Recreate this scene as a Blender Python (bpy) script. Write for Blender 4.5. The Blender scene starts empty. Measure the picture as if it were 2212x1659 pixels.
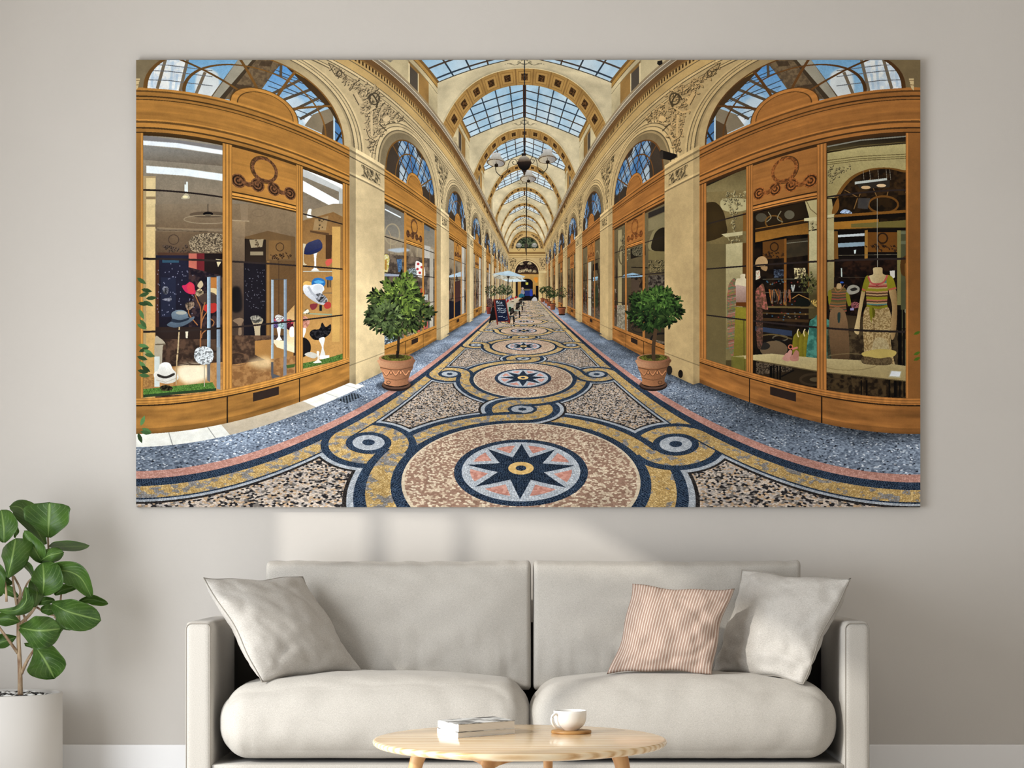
import numpy as np, time
PRINT_SCALE = 2.0; WORLD_S = .44; SUN_E = 2.1; WIN_E = 150; EXPO = -.05
# ---------------------------------------------------------------- the printed picture: an arcade, drawn pixel by pixel
AX0, AX1, AY0, AY1 = 294.0, 1988.0, 129.5, 1095.5      # the print in photograph pixels
f32 = np.float32
def C(r, g, b): return np.array([r, g, b], f32) / 255
def sstep(a, b, x):
    t = np.clip((x - a) / (b - a), 0, 1); return t * t * (3 - 2 * t)
def hsh(ix, iy, s=0.0):
    v = np.sin(ix * 127.1 + iy * 311.7 + s * 74.7) * 43758.5453
    return (v - np.floor(v)).astype(f32)
def vnoise(x, y, s=0.0):
    ix = np.floor(x); iy = np.floor(y); fx = (x - ix).astype(f32); fy = (y - iy).astype(f32)
    fx = fx * fx * (3 - 2 * fx); fy = fy * fy * (3 - 2 * fy)
    ix = ix.astype(np.float64); iy = iy.astype(np.float64)
    a = hsh(ix, iy, s); b = hsh(ix + 1, iy, s); c = hsh(ix, iy + 1, s); d = hsh(ix + 1, iy + 1, s)
    return a + (b - a) * fx + (c - a) * fy + (a - b - c + d) * fx * fy
def fbm(x, y, s=0.0, o=3):
    r = 0; w = .5; t = 0
    for k in range(o):
        r = r + w * vnoise(x * 2 ** k, y * 2 ** k, s + k * 3.1); t += w; w *= .55
    return r / t
def tess(x, y, jit=.42):                                # irregular tesserae: id hash and distance to the joint
    ix = np.floor(x).astype(np.float64); iy = np.floor(y).astype(np.float64)
    d1 = np.full(x.shape, 9, f32); d2 = d1.copy(); idh = np.zeros(x.shape, f32)
    for ox in (-1, 0, 1):
        for oy in (-1, 0, 1):
            cx = ix + ox; cy = iy + oy
            px = (cx + .5 + jit * (2 * hsh(cx, cy, 1) - 1) - x).astype(f32); py = (cy + .5 + jit * (2 * hsh(cx, cy, 2) - 1) - y).astype(f32)
            d = np.maximum(np.abs(px), np.abs(py)) * .6 + .4 * np.sqrt(px * px + py * py)
            h = hsh(cx, cy, 3); nb = d < d1
            d2 = np.where(nb, d1, np.minimum(d2, d)); idh = np.where(nb, h, idh); d1 = np.where(nb, d, d1)
    return idh, d2 - d1
HC = .63
def rays(px, py):
    d = px - 1133.0; s = np.clip((np.abs(d) - 350) / 500, 0, 1); k = 1 + .075 * s * s * (3 - 2 * s)
    return d / 535.0, np.tan((619.0 - py) / 535.0) / k
def mix(a, b, t):
    return a + (b - a) * (t[..., None] if isinstance(t, np.ndarray) else t)
def put(col, m, c):                                     # col[m] = c
    col[m] = c
def band(x, a, b): return (x >= a) & (x < b)

def floor_col(X, Y):
    n = X.shape; X = X + .010
    cs = .0066
    h, e = tess(X / cs + 200, Y / cs)
    far = sstep(1.5, 4.0, Y); grout = (1 - sstep(.05, .22, e)) * (1 - far)
    h2 = ((h * 7.31) % 1).astype(f32)
    con = (1 - .65 * far)[..., None]
    blot = fbm(X * 48, Y * 48, 5, 3); stain = fbm(X * 3, Y * 3, 9, 3)
    ax = np.abs(X)
    navy = mix(C(30, 44, 66), C(46, 66, 92), h2); navy = mix(navy, C(150, 165, 178), grout * .5)
    t = h[..., None]
    yel = mix(C(190, 154, 92), C(224, 192, 132), h)
    gr = sstep(.60, .68, blot + .10 * (X < -.1) * (Y < 1.4) + .14 * (h2 - .5)); yel = mix(yel, mix(C(112, 118, 130), C(158, 160, 168), h2), gr * .85 * (1 - .7 * far))
    yel = mix(yel, C(120, 92, 55), grout * .55)
    white = mix(C(162, 168, 175), C(196, 199, 201), h2); white = mix(white, C(110, 108, 106), grout * .5)
    black = mix(C(40, 36, 38), C(62, 56, 54), h2); black = mix(black, C(140, 130, 120), grout * .4)
    spk = np.where(t < .23, C(58, 56, 60), np.where(t < .38, C(136, 128, 120), np.where(t < .54, C(198, 166, 132), np.where(t < .72, C(182, 172, 164), C(212, 194, 176)))))
    spk = mix(spk, C(120, 104, 88), grout * .35)
    spm = C(168, 152, 134); spk = spm + (spk - spm) * con
    dsk = np.where(t < .54, mix(C(158, 124, 104), C(182, 148, 126), h2), mix(C(206, 182, 154), C(230, 212, 184), h2)); dsk = mix(dsk, C(136, 100, 78), grout * .3)
    dsm = C(200, 170, 142); dsk = dsm + (dsk - dsm) * con
    g = mix(C(92, 102, 118), C(166, 178, 192), h); g = np.where(t > .95, C(214, 218, 222), g); g = np.where(t < .03, C(48, 52, 64), g)
    gm = mix(C(130, 142, 158), C(154, 166, 182), sstep(1, 6, Y)); g = gm + (g - gm) * (con * .9)
    g = g * (.80 + .36 * stain)[..., None]
    pink = mix(C(186, 132, 116), C(214, 164, 148), h); pink = mix(pink, C(140, 96, 84), grout * .4)
    col = g.copy()
    put(col, ax < .724, pink[ax < .724])
    m = ax < .680; col[m] = navy[m]
    m = ax < .580; col[m] = white[m]; m = ax < .552; col[m] = spk[m]
    m = band(ax, .552, .562); col[m] = black[m]
    m = band(ax, .580, .640); col[m] = yel[m]; m = band(ax, .562, .580) & (ax > .573); col[m] = navy[m]
    P = .935; v = (Y - .70 + P / 2) % P - P / 2                       # along the axis from the nearest big circle
    r = np.sqrt(X * X + v * v)
    va = (Y - .70) % P - P / 2; ra = np.sqrt(X * X * .64 + va * va)   # small circle on the axis
    xs = ax - .500; rs = np.sqrt(xs * xs + v * v); sg = np.sign(X)    # small circle beside
    def ring(rr, a0, a1, m0, lim=.027, wht=True):
        if wht:
            m = m0 & (rr < a1 + lim + .024) & (rr > a1); col[m] = black[m]
            m = m0 & (rr < a1 + lim + .015) & (rr > a1); col[m] = white[m]
        m = m0 & band(rr, a0 - lim, a1 + lim); col[m] = navy[m]
        m = m0 & band(rr, a0, a1); col[m] = yel[m]
    inb = ax < .640; field = ax < .562
    ring(r, .352, .412, field)
    m = (r < .325); col[m] = dsk[m]
    ring(ra, .0555, .1155, np.abs(va) < .2)
    m = (ra < .0555); col[m] = navy[m]; m = ra < .042; col[m] = white[m]; m = ra < .018; col[m] = navy[m]
    near = (np.abs(va) < .24) & (ax < .20)
    r1 = np.sqrt(X * X + (va + P / 2) ** 2); r2 = np.sqrt(X * X + (va - P / 2) ** 2)
    ring(r1, .352, .412, near & (X < 0) & (va < .05), wht=False); ring(r2, .352, .412, near & (X > 0) & (va > -.05), wht=False)
    m = (np.minimum(r1, r2) < .325); col[m] = dsk[m]
    m = (ra < .036) ; col[m] = white[m]; m = ra < .016; col[m] = navy[m]
    sd = (rs < .205) & (ax > .26) & (r > .30)
    ring(rs, .080, .140, sd & (ax < .66), wht=False)
    m = sd & (rs > .167) & (rs < .183) & field & (r > .44); col[m] = white[m]
    m = sd & (rs > .183) & (rs < .192) & field & (r > .455); col[m] = black[m]
    s1 = sd & (v * sg < 0)                                            # left: far half; right: near half -> border over
    m = s1 & band(ax, .573, .680); col[m] = navy[m]; m = s1 & band(ax, .580, .640); col[m] = yel[m]
    s2 = sd & (v * sg > 0); ring(r, .352, .412, s2, wht=False)
    m = (rs < .080) & (rs > .05); col[m] = navy[m]; m = rs < .056; col[m] = white[m]; m = rs < .022; col[m] = navy[m]
    m = band(ax, .640, .680); col[m] = navy[m]
    # medallion
    m = (r < .325) & (r > .317); col[m] = mix(C(200, 180, 152), C(220, 202, 174), h)[m]
    m = band(r, .166, .187); col[m] = navy[m]
    m = r < .166; col[m] = white[m] * 1.06
    a = np.arctan2(X, v); s8 = np.pi / 4; a = np.abs((a + s8 / 2) % s8 - s8 / 2)
    ux = r * np.cos(a); uy = r * np.sin(a)
    tx, ty = .156, 0.0; bx, by = .068 * np.cos(s8 / 2), .068 * np.sin(s8 / 2)
    dx, dy = bx - tx, by - ty; L = np.hypot(dx, dy); sdist = -((ux - tx) * dy - (uy - ty) * dx) / L   # >0 inside the star
    md = (r < .187)
    pk = mix(C(196, 132, 114), C(222, 168, 150), h2)
    m = (sdist < -.017) & (r < .143) & md; col[m] = pk[m]
    m = (sdist > 0) & (r < .158) & md; col[m] = navy[m] * .9
    m = r < .036; col[m] = mix(C(214, 172, 104), C(232, 196, 132), h)[m]; m = r < .015; col[m] = navy[m]
    # wear, bright far end
    warm = sstep(2.0, 7.0, Y) * (ax < .70)
    col = mix(col, C(196, 172, 140), warm * .45)
    col = col * (.90 + .22 * stain)[..., None]
    # pale threshold slabs along the left shop
    m = (X < -.885) & (Y < 1.19)
    sl = mix(C(226, 222, 208), C(240, 238, 228), blot); j = (np.abs(((Y + .03) % .165) - .0825) > .0805); mid = band(Y, .36, .80)
    sl[mid] = mix(C(190, 174, 148), C(206, 190, 166), blot)[mid]; sl = np.where((j & ~mid)[..., None], C(170, 168, 160), sl)
    col[m] = sl[m]
    m = band(X, -.87, -.80) & band(Y, .93, 1.06); gq = ((X * 90).astype(int) + (Y * 90).astype(int)) % 2 == 0
    col[m & gq] = C(36, 40, 46); col[m & ~gq] = C(120, 132, 146)
    sh = (1 - .40 * np.exp(-((1 - ax) / .07) ** 2) * ~((X < 0) & (Y < 1.3)))   # darker along the plinths
    return col * sh[..., None]

BAY0, PER, BW = .014, 1.525, 1.158
def relief(x, y, s=0.0):
    e = .12
    n = fbm(x, y, s, 3); return (n - fbm(x + e, y + e, s, 3)), n
def wall_col(Y, z, left):
    """seen surface of one side wall: Y along, z height, both as they appear on the plane X = 1"""
    Y = np.maximum(Y, BAY0 + .004); u = (Y - BAY0) % PER; k = np.floor((Y - BAY0) / PER); col = np.zeros(Y.shape + (3,), f32)
    st = C(206, 182, 138) if left else C(206, 176, 124); wd = C(184, 130, 62) if left else C(180, 120, 60)
    big = fbm(Y * 2.5, z * 2.5, 3 + left, 3); fine = fbm(Y * 30, z * 30, 7, 2)
    stone = st * (.92 + .16 * big + .05 * fine - .025)[..., None]
    grain = fbm(Y * 4, z * 60, 11, 3); wood = wd * (.84 + .22 * grain + .12 * big)[..., None]
    woodv = wd * (.86 + .2 * fbm(Y * 70, z * 3, 12, 2) + .10 * big)[..., None]
    col[:] = stone
    # ---- upper entablature in apparent heights
    zz = z + 0
    def hb(a, b, c, f=1.0):
        m = band(zz, a, b); col[m] = (c * (.93 + .14 * big[m])[..., None]) * f
    hb(1.695, 1.712, st * .62); hb(1.712, 1.735, st * 1.05); hb(1.735, 1.745, st * .60); hb(1.745, 1.80, st * .98)
    hb(1.80, 1.815, st * .6); hb(1.815, 1.85, st * 1.08); hb(1.85, 1.862, st * .62); hb(1.862, 1.99, C(208, 172, 112)); hb(1.99, 2.005, st * .6); hb(2.005, 2.04, C(204, 166, 104))
    m = band(zz, 2.04, 2.105); den = (np.abs((Y * 26) % 1 - .5) < .27); col[m] = np.where(den[m][..., None], C(196, 160, 102), C(96, 70, 40))
    hb(2.105, 2.14, C(150, 112, 62)); hb(2.14, 2.25, C(132, 96, 56)); hb(2.25, 2.262, C(220, 206, 176)); hb(2.262, 2.33, C(150, 134, 112)); hb(2.33, 2.345, C(226, 214, 190)); hb(2.345, 2.40, C(168, 146, 112))
    # ---- arch
    uc = (u - .5785 + PER / 2) % PER - PER / 2; uc = np.where((k < .5) & (uc < 0) & (u < BW), uc * .945, uc); zc = z - .962; ra = np.sqrt(uc * uc + zc * zc); up = zc > 0
    ang = np.degrees(np.arctan2(zc, uc))
    sp = up & (ra > .72) & (z < 1.69)
    rel, rn = relief(Y * 24, z * 24, 2.0)
    cu = np.minimum(u + (PER - BW) / 2, np.abs(u - BW - (PER - BW) / 2)); cu = np.abs(np.where(u > BW / 2 + .3, u - (BW + (PER - BW) / 2), u + (PER - BW) / 2))
    lim = np.interp(z, [1.04, 1.12, 1.3, 1.45, 1.56, 1.66, 1.69], [.02, .05, .085, .17, .22, .30, 0]).astype(f32)
    m = sp & (cu < lim * (.8 + .4 * fine)) & (k + (u > BW / 2) != 1)
    rc = stone * (.86 + 3.0 * np.clip(rel, -.09, .09) - .28 * sstep(.46, .36, rn))[..., None]; col[m] = rc[m]
    a0 = up & (ra < .735); col[a0] = st * 1.04
    for r0, r1, f in ((.53, .62, .86), (.62, .632, .60), (.632, .665, 1.06), (.665, .673, .62), (.673, .70, 1.02), (.70, .711, .66), (.711, .735, 1.08)):
        m = up & band(ra, r0, r1); col[m] = stone[m] * f
    m = up & band(ra, .53, .60); col[m] = (stone * (.70 + .28 * sstep(-.3, .5, uc))[..., None])[m]
    # ---- below the arch spring: shopfront
    shop = (u < BW) & (z < .966)
    gl = shop & (z < .65) & (z > -.45)
    col[shop] = wood[shop]
    def sb(a, b, f, m0=shop):
        m = m0 & band(z, a, b); col[m] = wood[m] * f
    sb(.945, .966, 1.12); sb(.932, .945, .72); sb(.905, .932, 1.0); sb(.895, .905, .55); sb(.880, .895, .95); sb(.874, .88, .55)
    sb(.738, .748, 1.15); sb(.725, .738, .7); sb(.70, .725, 1.06); sb(.69, .70, .55); sb(.672, .69, 1.0); sb(.645, .672, .50)
    for a, b in ((-.02, .018), (.352, .398), (.744, .788), (1.094, 1.17)):
        m = shop & band(u, a, b) & (z < .665) & (z > -.47); w_ = (u - a) / (b - a); pr = .80 + .34 * np.abs(np.sin(w_ * 9.5)); col[m] = (woodv * pr[..., None])[m]
        gl &= ~band(u, a, b)
    cp = shop & band(u, .398, .744)
    m = cp & band(z, .413, .655); col[m] = (wood * 1.02)[m]
    m = cp & (band(z, .40, .413) | band(z, .388, .395)); col[m] = wood[m] * 1.2
    m = cp & (band(z, .413, .42) | band(z, .395, .40) | band(z, .380, .388)); col[m] = wood[m] * .5
    gl &= ~(cp & (z > .38))
    frt = z < -.45
    m = shop & band(z, -.482, -.45); col[m] = (woodv * (.85 + .3 * np.abs(np.sin((z + .45) * 250)))[..., None])[m]
    m = shop & (z < -.482); bw = wd * (.72 + .5 * fbm(Y * 5, z * 30, 21, 3))[..., None] * (.97 if left else 1.0); col[m] = bw[m]
    m = shop & band(z, -.489, -.482); col[m] = wood[m] * .42
    m = shop & (z < -.489) & ((np.abs(u - .375) < .003) | (np.abs(u - .766) < .003)); col[m] = wd * .35
    m = shop & band(z, -.545, -.498) & band(u, .50, .64); col[m] = C(66, 50, 42)
    m = shop & (z < -.60); col[m] = col[m] * .86
    # wreath and scrolls on the panel
    wr = np.sqrt(((u - .561)) ** 2 + ((z - .572)) ** 2); orn = C(116, 78, 50) if left else C(150, 92, 46)
    m = cp & (np.abs(wr - .064) < .009); col[m] = (orn * (.75 + .6 * vnoise(Y * 160, z * 160)[..., None]))[m]
    m = cp & (np.abs(wr - .0745) < .0025) & (uc + zc * .0 < .0); col[m] = wood[m] * .6
    for c in (.428, .524, .612, .706):
        wr = np.sqrt((u - c) ** 2 + (z - .478) ** 2); m = cp & (wr < .036)
        t = .62 + .55 * (np.sin(wr * 430) > 0) ; t = t * (.8 + .4 * vnoise(Y * 170, z * 170)); col[m] = (orn * t[..., None])[m]
    m = cp & band(z, .452 , .520) & (np.abs(z - (.492 + .022 * np.cos((u - .568) * 34))) < .012) & band(u, .43, .70); col[m] = (orn * (.7 + .6 * vnoise(Y * 150, z * 150)[..., None]))[m]
    # glass of the shop windows
    g = gl
    gx = fbm(u * 7 + k * 5, z * 5, 31 + left, 4)
    if left: gcol = mix(C(104, 88, 70), C(168, 152, 126), sstep(-.5, .65, z + .4 * (gx - .5)))
    else: gcol = mix(C(72, 58, 38), C(132, 114, 80), sstep(-.6, .7, z + .5 * (gx - .5)))
    gcol = np.where((k < .5)[..., None], mix(C(84, 62, 46), C(150, 130, 104), sstep(-.3, .5, z)) if left else mix(C(40, 28, 16), C(66, 50, 26), sstep(-.5, .6, z)), gcol)
    ob = fbm(u * 14 + k * 7, z * 9, 41, 4); far_ = (k > .5)
    dark = far_ * sstep(.50, .66, ob) * sstep(.45, .1, z) * sstep(-.5, -.3, z); gcol = mix(gcol, C(58, 44, 36), dark * .75)
    lite = far_ * sstep(.60, .70, fbm(u * 34 + k * 3, z * 30, 44, 3)) * sstep(.15, -.05, z); gcol = mix(gcol, mix(C(120, 110, 104), C(206, 190, 176), hsh(np.floor(u * 30), np.floor(z * 24), 4)), lite * .7)
    red = far_ * sstep(.66, .70, fbm(u * 26 + k * 9, z * 22, 47, 2)) * sstep(.1, -.1, z); gcol = mix(gcol, C(150, 70, 58), red * .6)
    rf = far_ * (np.abs(np.hypot((u - .25 - .5 * (u > .6)) * 1.6, z - .30) - .20) < .012) * (z > .28); gcol = mix(gcol, C(190, 170, 130), rf * .5)
    fl_ = far_ * sstep(-.22, -.40, z); gcol = mix(gcol, mix(C(96, 84, 70), C(170, 156, 136), fbm(u * 40, z * 60, 48, 2)), fl_ * .6)
    m = band(u, .80, .97) & (k > .5) & left; gcol[m] = mix(C(176, 170, 158), C(206, 200, 188), gx)[m]
    col[g] = gcol[g]
    m = shop & (z < .645) & (z > -.45) & (u > .018) & (u < 1.094) & ((np.abs(z - .383) < .0038) & ~cp | (np.abs(z - .105) < .004) | (np.abs(z + .172) < .004)) & (gl | False)
    col[m] = C(62, 50, 46); glass = gl & ~m
    # fanlight
    fan = up & (ra < .53)
    gy = fbm(u * 6 + k * 3, z * 6, 51, 3)
    sky = mix(C(96, 150, 206), C(206, 220, 228), sstep(.3, .75, gy)); l1 = np.abs((u * 9 - z * 4 + k * .4) % 1 - .5) < .07; l2 = np.abs((u * 4 + z * 10) % 1 - .5) < .06
    sky = np.where((l1 | l2)[..., None], C(70, 66, 66), sky)
    dk = sstep(.47, .55, fbm(u * 4 + k * 2.3, z * 4, 57, 2)); sky = mix(sky * .88, C(84, 70, 56), dk)
    col[fan] = sky[fan]; fang = fan.copy()
    bar = wd * (.75 if left else .68) * (.8 + .4 * big)[..., None]
    rb = fan & (np.abs(ra - .373) < .007)
    for s_ in (36, 72, 108, 144):
        ca, sa = np.cos(np.radians(s_)), np.sin(np.radians(s_)); rb |= fan & (np.abs(uc * sa - zc * ca) < .008) & (uc * ca + zc * sa > 0)
    rb |= fan & (ra > .514); col[rb] = bar[rb]; fang &= ~rb
    m = fan & (ra < .182); col[m] = wood[m] * .62; m = fan & (ra < .176); col[m] = wood[m] * 1.08; m = fan & (ra < .150); col[m] = wood[m] * .66; m = fan & (ra < .144); col[m] = wood[m] * 1.0; fang &= ~(fan & (ra < .182))
    # ---- piers
    yk = BAY0 + BW + PER * np.floor((Y - BAY0 - BW + PER * 4) / PER) - PER * 4       # near edge of the pier in front of or at Y
    for off in (0, -PER):
        y0 = yk + off; sidem = (Y >= y0) & (Y < y0 / .95) & (y0 > .2); frm = (Y >= y0 / .95) & (Y < (y0 + .325) / .95) & (y0 > .2)
        if off: frm &= ~((Y >= yk) & (Y < (yk + .325) / .95) & (yk > .2)); sidem &= ~((Y >= yk) & (yk > .2))
        zp = np.where(sidem, z, z)
        low = zp < .99
        pf = (Y - y0 / .95) / (.325 / .95)
        fs = stone * ((1.07 - .10 * sstep(0, 1, pf) + .04 * big) if left else (1.0 + .02 * big))[..., None]
        ss = stone * (.86 if left else .92)
        m = sidem & low; col[m] = ss[m]; glass &= ~m; fang &= ~m
        m = frm & low; col[m] = fs[m]; glass &= ~m; fang &= ~m
        cap = (sidem | frm)
        for a, b, f in ((.955, .99, 1.12), (.935, .955, .80), (.90, .935, 1.02), (.89, .90, .62), (.755, .772, 1.1), (.742, .755, .72)):
            m = cap & band(z, a, b); col[m] = col[m] * f
        m = frm & band(z, .785, .88) & (np.abs(pf - .5) < .33) & (fbm(Y * 40, z * 40, 61, 2) > .50 - .2 * (1 - np.abs(pf - .5) * 2.6)); col[m] = (stone * (.72 + 3.5 * np.clip(relief(Y * 40, z * 40, 4)[0], -.08, .08))[..., None])[m]
        m = cap & band(z, -.512, -.505); col[m] = col[m] * .8
        m = cap & (z < -.505); col[m] = col[m] * (1.0 - .22 * sstep(-.56, -.66, z) * fbm(Y * 14, z * 14, 66, 2))[m][..., None]
    # light: brighter below mid height on the left, darker far away
    return col, glass, fang

def zin(x): return 3.05 - .87 * x * x - .66 * x ** 4
def upper_col(th, t):
    """attic walls, glazed ridge roof and transverse ribs"""
    s = np.abs(np.sin(th)) + 1e-5; c = np.cos(th); sx = np.sign(th)
    rr = 3.37 / (t + .505 * s); rw = .93 / s; col = np.zeros(th.shape + (3,), f32)
    isroof = rr < rw; rs = np.minimum(rr, rw); Y = rs * c; z = t * rs; X = rs * s
    st = C(214, 194, 150)
    n = fbm(Y * 3, z * 3, 71, 3); n2 = fbm(X * 5 + 3, Y * 2, 73, 3)
    # attic
    ph = (Y - .98) % 1.54
    a = st * (.84 + .28 * n)[..., None]; a = a * (np.where(sx < 0, .98, 1.0))[..., None]
    m = band(ph, .86, 1.30) & (z < 2.66); a[m] = C(172, 132, 74) * (.85 + .3 * n[m])[..., None]
    m = band(ph, .86, 1.06) & (z < 2.58); a[m] = C(104, 92, 78); m = band(ph, .855, .885) & (z < 2.62); a[m] = st * 1.06; m = band(ph, 1.045, 1.065) & (z < 2.6); a[m] = st * 1.04
    m = band(z, 2.655, 2.67); a[m] = st * .66; m = band(z, 2.78, 2.80); a[m] = C(120, 88, 46); m = band(z, 2.80, 2.94); a[m] = C(196, 152, 82) * (.86 + .25 * n[m])[..., None]
    # roof
    blue = mix(C(140, 186, 218), C(220, 230, 232), np.clip(.42 + .55 * sstep(2, 9, Y) + .9 * (n2 - .5) + .12 * (sx > 0), 0, 1))
    gx = X / .93; w = .035
    lx = np.abs((gx * 5 + .5) % 1 - .5) < .042; ly = np.abs((Y * 4.6 + .25) % 1 - .5) < .062 * np.clip(1 + Y * .04, 1, 1.6)
    bars = lx | ly
    roofc = np.where(bars[..., None], mix(C(70, 84, 100), C(104, 84, 68), sstep(.5, .65, n)), blue)
    roofc[X < .022] = C(110, 72, 50)
    m = X > .905; roofc[m] = C(150, 112, 60)
    col[:] = np.where(isroof[..., None], roofc, a)
    # end wall
    ye = 13.6; ren = ye / c; xe = ren * s; ze = t * ren; m = (ren < rs)
    ec = C(206, 172, 112) * (.88 + .2 * fbm(xe * 5, ze * 5, 77, 3))[..., None]; col[m] = ec[m]
    # ribs, far to near
    ribs = [(2.52, 2.88)] + [(4.116 + 1.53 * k - .01 * (k > 4), 4.116 + 1.53 * k + .33) for k in range(7)]
    for y0, y1 in ribs[::-1]:
        r0 = y0 / c; x0 = r0 * s; z0 = t * r0; r1 = y1 / c; x1 = r1 * s; z1 = t * r1
        vis = (r0 < rs) | (z0 < 3.40 - .505 * x0) & (x0 < .93)
        vis = (x0 < .925) & (z0 < 3.375 - .505 * x0)
        zi = zin(x0); front = vis & (z0 > zi)
        nn = fbm(x0 * 4 * sx + y0, z0 * 4, 81, 3)
        fc = C(222, 204, 164) * (.86 + .26 * nn)[..., None]; dz = z0 - zi
        fc = fc * (1 - .14 * sstep(.10, .0, dz))[..., None]
        m = dz < .018; fc[m] = C(236, 214, 164)
        m = (3.375 - .505 * x0 - z0) < .022; fc[m] = C(96, 84, 66)
        orn = (np.abs(np.hypot(x0, z0 - 3.215) - .055) < .017) | ((np.abs(z0 - 3.165 - .02 * np.sin(x0 * 48)) < .016) & band(x0, .05, .2)); fc[orn] = fc[orn] * (.55 + .5 * vnoise(x0 * 70, z0 * 70)[orn][..., None])
        col[front] = fc[front]
        sof = vis & ~front & ((z1 > zin(x1)) | (x1 > .9)) & (r1 < 1e3)
        # soffit position along the curve
        tt = np.clip((zi - z0) / (np.abs(zi - z0) + np.abs(z1 - zin(x1)) + 1e-6), 0, 1); xc = x0 + (x1 - x0) * tt
        th_ = np.arcsin(np.clip(xc / .93, 0, 1)) * 7.2 / 1.45; q = np.abs((th_ + .5) % 1 - .5)
        sc = C(188, 146, 82) * (.86 + .24 * nn)[..., None]
        m = (q < .36) & band(tt, .14, .86); sc[m] = C(166, 124, 66); m = (q < .32) & band(tt, .18, .82); sc[m] = C(192, 150, 86)
        m = (q < .19) & band(tt, .30, .70); sc[m] = C(96, 66, 36) * (.6 + .9 * vnoise(xc * 130, tt * 16)[m][..., None])
        sc[q > .46] = C(160, 120, 66)
        col[sof] = sc[sof]
    return col

def raster(S):
    W = int(round((AX1 - AX0) * S)); H = int(round((AY1 - AY0) * S))
    px = (AX0 + (np.arange(W) + .5) / S).astype(np.float64); py = (AY0 + (np.arange(H) + .5) / S).astype(np.float64)
    PX, PY = np.meshgrid(px, py); th, t = rays(PX, PY); th = th.astype(f32); t = t.astype(f32)
    img = np.zeros((H, W, 3), f32); glass = np.zeros((H, W), np.int8)
    s = np.abs(np.sin(th)) + 1e-5
    zw = t / s; Yw = np.cos(th) / s
    rho = np.where(t < -1e-4, HC / np.maximum(-t, 1e-4), 1e4); Xf = rho * np.sin(th); Yf = rho * np.cos(th)
    # pier fronts stand at X = .95: the floor stops there too
    pr = (((Yf - BAY0) % PER) > BW) & (Yf > BAY0)
    fl = (np.abs(Xf) < np.where(pr, .95, 1.0)) & (t < 0)
    img[fl] = floor_col(Xf[fl], Yf[fl])
    up = (zw > 2.40) & ~fl
    img[up] = upper_col(th[up], t[up])
    for left in (True, False):
        m = ~fl & ~up & ((th < 0) == left)
        c, g, fg = wall_col(Yw[m], zw[m], left)
        img[m] = c; gg = np.zeros(c.shape[0], np.int8); k0 = Yw[m] < 1.3; gg[g & ~k0] = 5 if left else 6
        gg[g & k0] = 1 if left else 2; gg[fg & k0] = 3 if left else 4; glass[m] = gg
    return img, glass
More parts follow.
